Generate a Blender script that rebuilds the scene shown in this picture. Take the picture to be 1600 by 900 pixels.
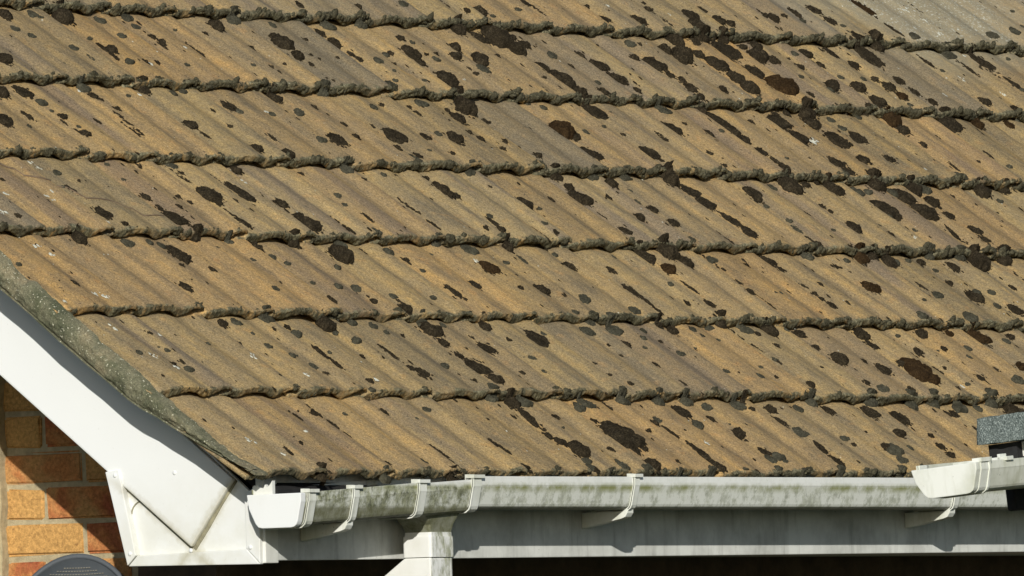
import bpy, bmesh, math, random
import numpy as np
from mathutils import Matrix, Vector
# ------------------------------------------------------------------ camera, sky, sun, exposure
scene = bpy.context.scene
for o in list(bpy.data.objects): bpy.data.objects.remove(o)
COL = scene.collection
CAM_LOC = (-27.49071806, -18.8382657, -0.65665819)
CR = (0.55598316, -0.83082913, -0.02461061)
CU = (-0.01175302, -0.03746391, 0.99922886)
CF = (0.83111046, 0.55526517, 0.03059405)
cd = bpy.data.cameras.new('camera')
cd.sensor_width = 36.0
cd.lens = 25092.2 / 1600 * 36
cd.clip_start = 0.5
cd.clip_end = 2000
cam = bpy.data.objects.new('camera', cd)
COL.objects.link(cam)
cam.matrix_world = Matrix(((CR[0], CU[0], -CF[0], CAM_LOC[0]), (CR[1], CU[1], -CF[1], CAM_LOC[1]),
                           (CR[2], CU[2], -CF[2], CAM_LOC[2]), (0, 0, 0, 1)))
scene.camera = cam
SUN_TRAVEL = Vector((0.178, 0.120, -0.079)).normalized()
sun_el = math.asin(-SUN_TRAVEL.z)
sun_az = math.atan2(-SUN_TRAVEL.x, -SUN_TRAVEL.y)
world = bpy.data.worlds.new('World')
scene.world = world
world.use_nodes = True
wn = world.node_tree.nodes
sky = wn.new('ShaderNodeTexSky')
sky.sky_type = 'NISHITA'
sky.sun_disc = False
sky.sun_elevation = sun_el
sky.sun_rotation = sun_az
sky.ozone_density = 3.0
world.node_tree.links.new(sky.outputs[0], wn['Background'].inputs[0])
wn['Background'].inputs[1].default_value = 0.068
sl = bpy.data.lights.new('sun', 'SUN')
sl.energy = 4.15
sl.angle = math.radians(0.5)
sl.color = (1.0, 0.965, 0.90)
sun = bpy.data.objects.new('sun', sl)
COL.objects.link(sun)
sun.rotation_euler = SUN_TRAVEL.to_track_quat('-Z', 'Y').to_euler()
sun.location = (-20, -14, 9)
scene.view_settings.view_transform = 'Standard'
scene.view_settings.look = 'None'
scene.view_settings.exposure = 0.0
scene.view_settings.gamma = 1.0
scene.view_settings.use_curve_mapping = False
scene.cycles.filter_width = 1.5

rnd = random.Random(7)
rng = np.random.default_rng(7)
PHI = math.radians(37.2547)          # roof pitch
G = 0.292784                         # tile gauge
W = 0.25                             # tile cover width
T = 0.0225                            # step at each course
CP, SP = math.cos(PHI), math.sin(PHI)

# ------------------------------------------------------------------ helpers
def noise3(p, seed=0):
    """smooth value noise in [-1, 1]; p is (N, 3)"""
    p = np.asarray(p, float)
    i = np.floor(p).astype(np.int64)
    f = p - i
    f = f * f * (3 - 2 * f)
    def h(a):
        n = (a[:, 0] * 73856093) ^ (a[:, 1] * 19349663) ^ (a[:, 2] * 83492791) ^ (seed * 2654435761 & 0x7fffffff)
        n = (n ^ (n >> 13)) * 1274126177
        n = (n ^ (n >> 16)) & 0xffff
        return n / 32767.5 - 1
    r = 0
    for dx in (0, 1):
        for dy in (0, 1):
            for dz in (0, 1):
                w = (f[:, 0] if dx else 1 - f[:, 0]) * (f[:, 1] if dy else 1 - f[:, 1]) * (f[:, 2] if dz else 1 - f[:, 2])
                r = r + w * h(i + np.array([dx, dy, dz]))
    return r

def fbm(p, octv=3, seed=0):
    r, a = 0, 1.0
    for k in range(octv):
        r = r + a * noise3(p * 2 ** k, seed + k * 17)
        a *= 0.5
    return r

def link(name, me, mat=None, parent=None, smooth=False):
    ob = bpy.data.objects.new(name, me)
    COL.objects.link(ob)
    if mat is not None and not me.materials: me.materials.append(mat)
    if parent is not None: ob.parent = parent
    if smooth:
        me.polygons.foreach_set('use_smooth', np.ones(len(me.polygons), bool))
    return ob

def mesh(name, verts, faces, mat=None, parent=None, smooth=False):
    me = bpy.data.meshes.new(name)
    me.from_pydata([tuple(v) for v in verts], [], faces)
    me.update()
    return link(name, me, mat, parent, smooth)

def empty(name, loc=(0, 0, 0)):
    o = bpy.data.objects.new(name, None)
    COL.objects.link(o)
    o.location = loc
    return o

def tag(o, label=None, cat=None, group=None, kind=None):
    if label: o['label'] = label
    if cat: o['category'] = cat
    if group: o['group'] = group
    if kind: o['kind'] = kind
    return o

def bevel_bm(bm, w, seg=2):
    bmesh.ops.bevel(bm, geom=[e for e in bm.edges], offset=w, segments=seg, affect='EDGES', profile=0.6)

def solid(name, parts, mat, parent=None, bev=0.0, seg=2, smooth=False):
    """parts: list of (verts, faces) joined into one mesh"""
    bm = bmesh.new()
    for vs, fs in parts:
        b2 = [bm.verts.new(v) for v in vs]
        for f in fs: bm.faces.new([b2[i] for i in f])
    bmesh.ops.recalc_face_normals(bm, faces=bm.faces)
    if bev: bevel_bm(bm, bev, seg)
    me = bpy.data.meshes.new(name)
    bm.to_mesh(me)
    bm.free()
    ob = link(name, me, mat, parent)
    if smooth:
        me.polygons.foreach_set('use_smooth', np.ones(len(me.polygons), bool))
    return ob

def boxp(x0, x1, y0, y1, z0, z1):
    v = [(x0, y0, z0), (x1, y0, z0), (x1, y1, z0), (x0, y1, z0), (x0, y0, z1), (x1, y0, z1), (x1, y1, z1), (x0, y1, z1)]
    return v, [(0, 3, 2, 1), (4, 5, 6, 7), (0, 1, 5, 4), (1, 2, 6, 5), (2, 3, 7, 6), (3, 0, 4, 7)]

def prismx(poly, x0, x1):
    """polygon of (y, z) extruded along x"""
    n = len(poly)
    v = [(x0, y, z) for y, z in poly] + [(x1, y, z) for y, z in poly]
    return v, [tuple(range(n)), tuple(range(2 * n - 1, n - 1, -1))] + [(i, (i + 1) % n, n + (i + 1) % n, n + i) for i in range(n)]

# ------------------------------------------------------------------ materials
class NT:
    def __init__(self, name):
        self.m = bpy.data.materials.new(name)
        self.m.use_nodes = True
        self.t = self.m.node_tree
        self.b = self.t.nodes['Principled BSDF']
    def n(self, typ, **kw):
        nd = self.t.nodes.new(typ)
        for k, v in kw.items(): setattr(nd, k, v)
        return nd
    def l(self, a, b): self.t.links.new(a, b)
    def coord(self, scale=(1, 1, 1), rand=True, space='Object'):
        tc = self.n('ShaderNodeTexCoord')
        src = tc.outputs[space]
        if rand:
            oi = self.n('ShaderNodeObjectInfo')
            mu = self.n('ShaderNodeVectorMath', operation='SCALE')
            cx = self.n('ShaderNodeCombineXYZ')
            for i in range(3): self.l(oi.outputs['Random'], cx.inputs[i])
            self.l(cx.outputs[0], mu.inputs[0]); mu.inputs['Scale'].default_value = 37.0
            ad = self.n('ShaderNodeVectorMath', operation='ADD')
            self.l(src, ad.inputs[0]); self.l(mu.outputs[0], ad.inputs[1])
            src = ad.outputs[0]
        mp = self.n('ShaderNodeMapping')
        mp.inputs['Scale'].default_value = scale
        self.l(src, mp.inputs[0])
        return mp.outputs[0]
    def noise(self, co, scale, detail=4, rough=0.55, dist=0.0):
        nd = self.n('ShaderNodeTexNoise')
        self.l(co, nd.inputs['Vector'])
        nd.inputs['Scale'].default_value = scale
        nd.inputs['Detail'].default_value = detail
        nd.inputs['Roughness'].default_value = rough
        nd.inputs['Distortion'].default_value = dist
        return nd.outputs['Fac']
    def ramp(self, fac, stops, interp='LINEAR'):
        r = self.n('ShaderNodeValToRGB')
        r.color_ramp.interpolation = interp
        els = r.color_ramp.elements
        while len(els) < len(stops): els.new(0.5)
        for e, (p, c) in zip(els, stops):
            e.position = p
            e.color = (c, c, c, 1) if isinstance(c, (int, float)) else (*c, 1)
        self.l(fac, r.inputs[0])
        return r.outputs[0]
    def mix(self, fac, a, b, typ='MIX'):
        m = self.n('ShaderNodeMix', data_type='RGBA', blend_type=typ)
        for s, v in ((0, fac), (6, a), (7, b)):
            if isinstance(v, (int, float)): m.inputs[s].default_value = v if s == 0 else (v, v, v, 1)
            elif isinstance(v, tuple): m.inputs[s].default_value = (*v, 1)
            else: self.l(v, m.inputs[s])
        return m.outputs[2]
    def math(self, op, a, b=0.0):
        m = self.n('ShaderNodeMath', operation=op)
        for i, v in enumerate((a, b)):
            if isinstance(v, (int, float)): m.inputs[i].default_value = v
            else: self.l(v, m.inputs[i])
        return m.outputs[0]
    def attr(self, name):
        a = self.n('ShaderNodeAttribute', attribute_name=name)
        return a.outputs['Fac']
    def bump(self, h, dist, strength=1.0, prev=None):
        b = self.n('ShaderNodeBump')
        b.inputs['Distance'].default_value = dist
        b.inputs['Strength'].default_value = strength
        self.l(h, b.inputs['Height'])
        if prev is not None: self.l(prev, b.inputs['Normal'])
        return b.outputs[0]
    def fin(self, col, rough=0.9, normal=None, spec=0.3):
        if isinstance(col, tuple): self.b.inputs['Base Color'].default_value = (*col, 1)
        else: self.l(col, self.b.inputs['Base Color'])
        if isinstance(rough, (int, float)): self.b.inputs['Roughness'].default_value = rough
        else: self.l(rough, self.b.inputs['Roughness'])
        self.b.inputs['Specular IOR Level'].default_value = spec
        if normal is not None: self.l(normal, self.b.inputs['Normal'])
        return self.m

def mat_tile():
    m = NT('weathered_concrete_tile')
    c = m.coord()
    cs = m.coord((1, 0.22, 1))
    big = m.noise(cs, 22, 5, 0.65)
    med = m.noise(c, 55, 5, 0.65)
    fine = m.noise(c, 260, 4, 0.8)
    oi = m.n('ShaderNodeObjectInfo')
    col = m.ramp(big, [(0.32, (0.205, 0.165, 0.100)), (0.46, (0.325, 0.245, 0.126)), (0.56, (0.385, 0.283, 0.132)), (0.70, (0.475, 0.325, 0.130))])
    blot = m.ramp(med, [(0.42, 0.0), (0.70, 1.0)])
    col = m.mix(m.math('MULTIPLY', blot, 0.55), col, (0.225, 0.186, 0.118))
    warm = m.ramp(m.noise(c, 28, 3, 0.5), [(0.60, 0.0), (0.72, 1.0)])
    col = m.mix(m.math('MULTIPLY', warm, 0.36), col, (0.50, 0.300, 0.112))
    # damp grey-purple streak running down a few tiles
    pick = m.ramp(oi.outputs['Random'], [(0.74, 0.0), (0.80, 1.0)])
    st = m.ramp(m.noise(m.coord((1, 0.1, 1)), 13, 2, 0.5), [(0.50, 0.0), (0.60, 1.0)])
    col = m.mix(m.math('MULTIPLY', m.math('MULTIPLY', pick, st), 0.6), col, (0.185, 0.150, 0.112))
    # tile to tile tone
    tone = m.ramp(oi.outputs['Random'], [(0.0, 0.84), (0.2, 1.02), (0.4, 0.93), (0.6, 1.08), (0.8, 0.96), (1.0, 1.12)])
    col = m.mix(1.0, col, tone, 'MULTIPLY')
    col = m.mix(1.0, col, (1.035, 0.995, 0.955), 'MULTIPLY')
    hue = m.ramp(m.math('FRACT', m.math('MULTIPLY', oi.outputs['Random'], 7.3)), [(0.0, (0.97, 1.0, 1.02)), (0.5, (1.0, 1.0, 1.0)), (1.0, (1.06, 0.98, 0.90))])
    col = m.mix(1.0, col, hue, 'MULTIPLY')
    col = m.mix(m.math('MULTIPLY', m.attr('grey'), 0.7), col, (0.19, 0.165, 0.118))
    # sand grain
    gr = m.ramp(fine, [(0.27, 0.35), (0.5, 1.0), (0.73, 1.85)])
    col = m.mix(1.0, col, gr, 'MULTIPLY')
    # pale lichen specks, plus soft haze painted into the tiles at far upper right
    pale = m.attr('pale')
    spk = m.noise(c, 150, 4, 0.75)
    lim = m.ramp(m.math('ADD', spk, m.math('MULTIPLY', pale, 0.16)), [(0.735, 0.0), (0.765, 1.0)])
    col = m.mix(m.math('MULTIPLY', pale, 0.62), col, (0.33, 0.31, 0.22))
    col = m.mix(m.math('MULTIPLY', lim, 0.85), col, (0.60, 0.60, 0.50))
    # tiny dark lichen dots
    v = m.n('ShaderNodeTexVoronoi'); v.inputs['Scale'].default_value = 75; v.inputs['Randomness'].default_value = 1
    m.l(c, v.inputs['Vector'])
    dn = m.noise(c, 33, 2, 0.5)
    dot = m.math('MULTIPLY', m.ramp(v.outputs['Distance'], [(0.13, 1.0), (0.20, 0.0)]), m.ramp(dn, [(0.55, 0.0), (0.60, 1.0)]))
    col = m.mix(m.math('MULTIPLY', dot, 0.75), col, (0.06, 0.052, 0.04))
    # moss film on the exposed front edge
    e = m.attr('edge')
    pn = m.math('MULTIPLY', m.math('SUBTRACT', m.noise(m.coord((1, 1, 0.6)), 26, 3, 0.55), 0.5), 1.9)
    fn = m.math('MULTIPLY', m.math('SUBTRACT', m.noise(c, 150, 4, 0.75), 0.5), 1.0)
    en = m.ramp(m.math('ADD', m.math('ADD', e, m.attr('cover')), m.math('ADD', pn, fn)), [(0.62, 0.0), (0.95, 1.0)])
    en = m.math('MULTIPLY', en, m.ramp(e, [(0.12, 0.0), (0.4, 1.0)]))
    mc = m.ramp(m.noise(m.coord((1.2, 0.5, 0.35)), 230, 5, 0.75), [(0.32, (0.026, 0.024, 0.014)), (0.50, (0.118, 0.108, 0.064)), (0.70, (0.300, 0.272, 0.170))])
    mc = m.mix(1.0, mc, m.ramp(m.noise(c, 17, 3, 0.6), [(0.34, 0.55), (0.5, 1.05), (0.66, 1.45)]), 'MULTIPLY')
    col = m.mix(en, col, mc)
    nb = m.bump(fine, 0.0016, 0.9)
    nb = m.bump(med, 0.004, 0.5, nb)
    return m.fin(col, 0.95, nb, 0.15)

def mat_moss(name, lo, mid, hi, dist=0.004):
    m = NT(name)
    c = m.coord()
    a = m.noise(c, 260, 5, 0.75)
    b = m.noise(c, 45, 3, 0.5)
    col = m.ramp(a, [(0.28, lo), (0.52, mid), (0.76, hi)])
    col = m.mix(1.0, col, m.ramp(b, [(0.3, 0.7), (0.7, 1.25)]), 'MULTIPLY')
    return m.fin(col, 1.0, m.bump(a, dist, 1.0), 0.05)

def mat_mortar():
    m = NT('verge_mortar')
    c = m.coord(rand=False)
    a = m.noise(c, 9, 4, 0.6)
    col = m.ramp(a, [(0.34, (0.088, 0.094, 0.056)), (0.52, (0.165, 0.158, 0.100)), (0.68, (0.255, 0.212, 0.128))])
    f = m.noise(c, 300, 4, 0.75)
    col = m.mix(0.8, col, m.mix(1.0, col, m.ramp(f, [(0.3, 0.35), (0.7, 1.8)]), 'MULTIPLY'))
    g = m.ramp(m.noise(c, 30, 3, 0.6), [(0.52, 0.0), (0.66, 1.0)])
    col = m.mix(m.math('MULTIPLY', g, 0.6), col, (0.075, 0.085, 0.045))
    sp = m.ramp(m.noise(c, 190, 2, 0.5), [(0.66, 0.0), (0.70, 1.0)])
    col = m.mix(sp, col, (0.60, 0.58, 0.43))
    return m.fin(col, 0.95, m.bump(f, 0.003, 0.8, m.bump(m.noise(c, 60, 4, 0.6), 0.006, 0.7)), 0.15)

def mat_plastic(name, base=(0.78, 0.795, 0.775), dirt=0.12, rough=0.42, dirtcol=(0.36, 0.35, 0.26)):
    m = NT(name)
    c = m.coord(rand=False)
    a = m.noise(c, 7, 5, 0.65)
    s = m.noise(m.coord((6, 6, 1), rand=False), 6, 4, 0.6)
    d = m.math('MULTIPLY', m.ramp(a, [(0.42, 0.0), (0.75, 1.0)]), dirt * 2)
    col = m.mix(d, base, dirtcol)
    d2 = m.math('MULTIPLY', m.ramp(s, [(0.52, 0.0), (0.75, 1.0)]), dirt * 1.6)
    col = m.mix(d2, col, dirtcol)
    sp = m.ramp(m.noise(c, 160, 2, 0.5), [(0.72, 0.0), (0.78, 1.0)])
    col = m.mix(m.math('MULTIPLY', sp, dirt * 3), col, (0.16, 0.16, 0.10))
    return m.fin(col, m.ramp(a, [(0.3, rough), (0.7, min(1, rough + 0.25))]), None, 0.4)

def mat_grime():
    """white gutter, algae and lichen on the outside"""
    m = NT('algae_stained_gutter')
    c = m.coord(rand=False)
    sx = m.n('ShaderNodeSeparateXYZ'); m.l(c, sx.inputs[0])
    z = sx.outputs[2]
    base = (0.78, 0.79, 0.74)
    a = m.noise(c, 26, 5, 0.68)
    b = m.noise(m.coord((1.0, 1.0, 0.5), rand=False), 85, 5, 0.8)
    lowz = m.n('ShaderNodeMapRange'); m.l(z, lowz.inputs[0])
    lowz.inputs[1].default_value = -0.036; lowz.inputs[2].default_value = -0.043
    low = lowz.outputs[0]
    col = m.mix(m.math('ADD', m.math('MULTIPLY', low, 0.26), 0.03), base, (0.54, 0.56, 0.42))
    d1 = m.ramp(m.noise(m.coord((1, 1, 0.7), rand=False), 24, 8, 0.80), [(0.48, 0.0), (0.58, 1.0)])
    col = m.mix(m.math('MULTIPLY', d1, m.math('ADD', m.math('MULTIPLY', low, 0.46), 0.12)), col, m.ramp(b, [(0.4, (0.13, 0.14, 0.07)), (0.6, (0.34, 0.36, 0.23))]))
    d2 = m.ramp(m.noise(m.coord((1, 1, 0.3), rand=False), 38, 4, 0.6), [(0.58, 0.0), (0.68, 1.0)])
    col = m.mix(m.math('MULTIPLY', d2, m.math('ADD', m.math('MULTIPLY', low, 0.5), 0.06)), col, (0.70, 0.72, 0.63))
    # algae line under the bead
    ln = m.n('ShaderNodeMapRange'); m.l(m.math('ABSOLUTE', m.math('ADD', z, 0.043)), ln.inputs[0])
    ln.inputs[1].default_value = 0.013; ln.inputs[2].default_value = 0.0
    alg = m.math('MULTIPLY', ln.outputs[0], m.ramp(m.noise(c, 20, 5, 0.7), [(0.38, 0.1), (0.60, 1.0)]))
    col = m.mix(alg, col, (0.250, 0.262, 0.095))
    # heavy growth on the short run by the corner
    wx = m.n('ShaderNodeMapRange'); m.l(sx.outputs[0], wx.inputs[0])
    wx.inputs[1].default_value = 0.44; wx.inputs[2].default_value = 0.40
    hv = m.math('MULTIPLY', m.math('MULTIPLY', wx.outputs[0], low), m.ramp(m.noise(c, 34, 5, 0.75), [(0.39, 0.12), (0.56, 0.95)]))
    col = m.mix(hv, col, m.ramp(b, [(0.38, (0.070, 0.076, 0.034)), (0.60, (0.36, 0.37, 0.24))]))
    # bottom rim
    bt = m.n('ShaderNodeMapRange'); m.l(z, bt.inputs[0])
    bt.inputs[1].default_value = -0.080; bt.inputs[2].default_value = -0.087
    col = m.mix(m.math('MULTIPLY', bt.outputs[0], 0.75), col, (0.13, 0.13, 0.07))
    sp = m.ramp(m.noise(c, 240, 3, 0.6), [(0.66, 0.0), (0.72, 1.0)])
    col = m.mix(m.math('MULTIPLY', sp, 0.5), col, (0.15, 0.15, 0.10))
    return m.fin(col, 0.6, m.bump(b, 0.0008, 0.5), 0.3)

def mat_brick():
    m = NT('orange_brick')
    oi = m.n('ShaderNodeObjectInfo')
    c = m.coord()
    a = m.noise(c, 11, 3, 0.5, 0.6)
    yel = (0.56, 0.315, 0.105); org = (0.48, 0.195, 0.068); red = (0.38, 0.110, 0.050)
    p = m.math('ADD', m.math('MULTIPLY', a, 0.75), m.math('MULTIPLY', m.math('SUBTRACT', oi.outputs['Random'], 0.5), 0.5))
    col = m.ramp(p, [(0.24, yel), (0.42, (0.49, 0.255, 0.095)), (0.52, org), (0.62, red)])
    f = m.noise(c, 130, 5, 0.7)
    col = m.mix(0.8, col, m.mix(1.0, col, m.ramp(f, [(0.3, 0.5), (0.7, 1.45)]), 'MULTIPLY'))
    pit = m.ramp(m.noise(m.coord((1, 1, 2.2)), 55, 2, 0.5), [(0.66, 0.0), (0.72, 1.0)])
    col = m.mix(m.math('MULTIPLY', pit, 0.4), col, (0.14, 0.06, 0.03))
    return m.fin(col, 0.9, m.bump(f, 0.003, 0.9, m.bump(m.noise(c, 40, 3, 0.6), 0.005, 0.5)), 0.15)

def mat_simple(name, col, var=0.25, sc=20, rough=0.8, bump=0.001, rand=False, spec=0.3):
    m = NT(name)
    c = m.coord(rand=rand)
    a = m.noise(c, sc, 4, 0.6)
    k = m.ramp(a, [(0.3, 1 - var), (0.7, 1 + var)])
    return m.fin(m.mix(1.0, tuple(col), k, 'MULTIPLY'), rough, m.bump(m.noise(c, sc * 8, 3, 0.6), bump, 0.8), spec)

def mat_felt():
    m = NT('green_mineral_felt')
    c = m.coord(rand=False)
    f = m.noise(c, 330, 2, 0.6)
    col = m.ramp(f, [(0.30, (0.050, 0.066, 0.060)), (0.50, (0.125, 0.150, 0.138)), (0.64, (0.23, 0.27, 0.25)), (0.74, (0.52, 0.56, 0.52))])
    return m.fin(col, 0.9, m.bump(f, 0.003, 1.0), 0.3)

M_TILE = mat_tile()
M_MOSS = mat_moss('brown_black_moss', (0.009, 0.007, 0.004), (0.042, 0.033, 0.020), (0.135, 0.108, 0.066), 0.006)
M_RED = mat_moss('rusty_moss', (0.012, 0.007, 0.003), (0.046, 0.028, 0.013), (0.120, 0.080, 0.036), 0.006)
M_LICH = mat_moss('grey_green_lichen', (0.026, 0.025, 0.017), (0.066, 0.062, 0.042), (0.130, 0.122, 0.085), 0.003)
M_FRNG = mat_moss('olive_grey_moss', (0.020, 0.018, 0.011), (0.094, 0.087, 0.055), (0.255, 0.232, 0.148), 0.005)
M_WHITE = mat_moss('white_lichen', (0.30, 0.29, 0.22), (0.58, 0.58, 0.48), (0.78, 0.78, 0.68), 0.001)
M_MORT = mat_mortar()
M_PVC = mat_plastic('white_plastic_board', dirt=0.03)
M_PVC2 = mat_plastic('grubby_white_plastic', (0.73, 0.735, 0.68), dirt=0.15)
def mat_boxend():
    m = NT('stained_box_end')
    c = m.coord(rand=False)
    sx = m.n('ShaderNodeSeparateXYZ'); m.l(c, sx.inputs[0])
    mr_ = m.n('ShaderNodeMapRange'); m.l(sx.outputs[2], mr_.inputs[0])
    mr_.inputs[1].default_value = 0.02; mr_.inputs[2].default_value = -0.17
    st = m.ramp(m.noise(c, 13, 5, 0.65), [(0.36, 0.0), (0.66, 1.0)])
    f = m.math('MULTIPLY', m.math('MULTIPLY', mr_.outputs[0], m.math('ADD', m.math('MULTIPLY', st, 0.75), 0.25)), 0.42)
    col = m.mix(f, (0.78, 0.795, 0.775), (0.52, 0.50, 0.36))
    y_ = sx.outputs[1]; z_ = sx.outputs[2]
    def line(ax, az, bx, bz):
        L_ = math.hypot(bx - ax, bz - az); nx, nz_ = -(bz - az) / L_, (bx - ax) / L_
        return m.math('ABSOLUTE', m.math('ADD', m.math('MULTIPLY', m.math('SUBTRACT', y_, ax), nx), m.math('MULTIPLY', m.math('SUBTRACT', z_, az), nz_)))
    dd_ = m.math('MINIMUM', line(0.397, -0.030, 0.227, -0.162), line(0.227, -0.162, 0.118, -0.022))
    sm = m.n('ShaderNodeMapRange'); m.l(m.math('ADD', dd_, m.math('MULTIPLY', m.math('SUBTRACT', m.noise(c, 45, 4, 0.65), 0.5), 0.03)), sm.inputs[0])
    sm.inputs[1].default_value = 0.017; sm.inputs[2].default_value = 0.0
    bel = m.n('ShaderNodeMapRange'); m.l(z_, bel.inputs[0]); bel.inputs[1].default_value = 0.0; bel.inputs[2].default_value = -0.04
    col = m.mix(m.math('MULTIPLY', m.math('MULTIPLY', sm.outputs[0], bel.outputs[0]), 0.6), col, (0.40, 0.37, 0.24))
    sp = m.ramp(m.noise(c, 120, 3, 0.6), [(0.68, 0.0), (0.75, 1.0)])
    col = m.mix(m.math('MULTIPLY', sp, 0.18), col, (0.25, 0.25, 0.18))
    wv = m.noise(c, 5, 2, 0.5)
    return m.fin(col, 0.42, m.bump(wv, 0.012, 0.25), 0.4)
M_BOX = mat_boxend()
M_GUT = mat_grime()
M_CLIP = mat_plastic('white_clip_plastic', (0.77, 0.785, 0.72), dirt=0.28, dirtcol=(0.30, 0.31, 0.17))
M_BRICK = mat_brick()
M_JOINT = mat_simple('sandy_mortar_joint', (0.46, 0.385, 0.235), 0.22, 60, 0.95, 0.003)
M_SHADEBR = mat_simple('eaves_shade_brickwork', (0.10, 0.07, 0.045), 0.35, 14, 0.95, 0.003)  # front wall brick with the deep shade under the eaves in its colour
M_FELT = mat_felt()
M_BLACK = mat_simple('black_underlay', (0.018, 0.018, 0.018), 0.3, 30, 0.9)
M_SEAM = mat_simple('grimy_seam', (0.24, 0.225, 0.15), 0.6, 25, 0.9)
M_CREAM = mat_simple('cream_painted_frame', (0.66, 0.60, 0.40), 0.06, 9, 0.5, 0.0005)
M_DISH = mat_simple('dark_grey_dish', (0.058, 0.066, 0.072), 0.15, 12, 0.6, 0.0005)
M_RIM = mat_simple('slate_grey_rim', (0.088, 0.098, 0.108), 0.12, 10, 0.55, 0.0005)
M_HOLE = mat_simple('dish_holes', (0.17, 0.16, 0.13), 0.3, 90, 0.8)
M_GRASS = mat_simple('lawn', (0.038, 0.050, 0.024), 0.35, 3, 1.0, 0.01)
M_GLASS = mat_simple('window_glass', (0.03, 0.035, 0.04), 0.05, 3, 0.08, 0.0, spec=0.6)

# ------------------------------------------------------------------ ground
gr = mesh('ground', [(-400, -400, -2.62), (400, -400, -2.62), (400, 400, -2.62), (-400, 400, -2.62)], [(0, 1, 2, 3)], M_GRASS)
tag(gr, kind='structure')

# ------------------------------------------------------------------ house: walls
house = empty('house', (0, 0, -2.62))
tag(house, 'brick house with mossy tan tiled roof and white gable trim', 'house')
HZ = 2.62
def hp(o):            # parent to the house keeping world coordinates
    o.parent = house
    o.matrix_parent_inverse = Matrix.Translation((0, 0, HZ))
    return o

WX, WY = 0.2, 0.43    # gable wall face (x) and front wall face (y)
gw = solid('gable_wall', [prismx([(WY, -2.62), (6.4, -2.62), (6.4, -0.28), (WY, -0.28)], WX + 0.005, WX + 0.22),
                          prismx([(WY, -0.281), (6.4, -0.281), (6.4, 0.1), (3.4, 2.32), (WY + 0.02, 0.06)], WX + 0.0055, WX + 0.219)], M_JOINT)
hp(gw)
fw = solid('front_wall', [boxp(WX + 0.005, 7.0, WY, WY + 0.2, -2.62, 0.0)], M_SHADEBR)
hp(fw)
# bricks of the gable wall round the verge, each its own piece
def brick_mesh(L, seed):
    bm = bmesh.new()
    bmesh.ops.create_cube(bm, size=1)
    for v in bm.verts: v.co = Vector((v.co.x * 0.05, v.co.y * L, v.co.z * 0.065))
    bmesh.ops.bevel(bm, geom=list(bm.edges), offset=0.004, segments=2, affect='EDGES')
    bmesh.ops.triangulate(bm, faces=[f for f in bm.faces if len(f.verts) > 4])
    r = random.Random(seed)
    for v in bm.verts: v.co += Vector((r.uniform(-.0012, .0012), r.uniform(-.003, .003), r.uniform(-.003, .003)))
    me = bpy.data.meshes.new('brick'); bm.to_mesh(me); bm.free()
    me.materials.append(M_BRICK)
    return me
STR = [brick_mesh(0.215, i) for i in range(4)]
HALF = [brick_mesh(0.094, 20 + i) for i in range(3)]
for r in range(-5, 7):
    z = -0.126 + 0.0765 * r
    y0 = 0.763 if r % 2 == 0 else 0.763 + 0.102
    for j in range(-3, 4):
        y = y0 + 0.1125 + (j - 1) * 0.225 + 0.225
        hi = WY + 0.0 <= y - 0.108
        if z > 0.775 * (y - 0.1) : continue
        if y + 0.1 < WY: continue
        half = False
        if y - 0.108 < WY: continue
        if y + 0.108 > 0.985: 
            yl = y - 0.1075
            if yl > 0.90: continue
            y = yl + 0.047; half = True
        o = bpy.data.objects.new('brick', rnd.choice(HALF if half else STR))
        COL.objects.link(o)
        o.parent = gw
        o.location = (WX + 0.025 + rnd.uniform(-.0015, .0015), y, z + rnd.uniform(-.001, .001))
        if rnd.random() < 0.5: o.rotation_euler = (0, 0, math.pi)
# window at the left of the bricks
win = solid('window', [boxp(WX - 0.045, WX + 0.05, 0.972, 1.03, -1.3, 0.42), boxp(WX - 0.045, WX + 0.05, 1.9, 1.96, -1.3, 0.42),
                       boxp(WX - 0.044, WX + 0.05, 1.03, 1.9, -1.3, -1.24), boxp(WX - 0.044, WX + 0.05, 1.03, 1.9, 0.36, 0.42)], M_CREAM, None, 0.004)
hp(win)
solid('pane', [boxp(WX - 0.01, WX + 0.008, 1.03, 1.9, -1.24, 0.36)], M_GLASS, win)
solid('reveal_sealant', [prismx([(0.964 + 0.003 * math.sin(i * 2.3), -1.3 + i * 0.043) for i in range(41)] + [(0.975, -1.3 + i * 0.043) for i in range(40, -1, -1)], WX - 0.02, WX + 0.02)], M_JOINT, win)

# ------------------------------------------------------------------ house: fascia, bargeboard, boxed end
GX = -0.167
def fz(x): return -0.1905 + 0.0042 * x
M_FAS = mat_plastic('mouldy_shaded_fascia', (0.73, 0.74, 0.685), dirt=0.26, dirtcol=(0.17, 0.17, 0.14))  # mottled mould, made darker to paint in the shade below the gutter
fas = solid('fascia', [([(-0.118, 0.05, fz(-.1)), (6.8, 0.05, fz(6.8)), (6.8, 0.07, fz(6.8)), (-0.118, 0.07, fz(-.1)),
                         (-0.118, 0.05, 0.012), (6.8, 0.05, 0.012), (6.8, 0.07, 0.012), (-0.118, 0.07, 0.012)],
                        boxp(0, 1, 0, 1, 0, 1)[1])], M_FAS, None, 0.002)
hp(fas)
solid('joint_cover', [boxp(-0.166, -0.119, 0.046, 0.068, -0.1965, -0.02)], M_PVC2, fas, 0.002)
sof = solid('soffit', [boxp(-0.14, 6.8, 0.071, 0.38, -0.178, -0.168), boxp(0.19, 6.8, 0.3805, WY, -0.178, -0.168)], M_PVC2)
hp(sof)

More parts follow.
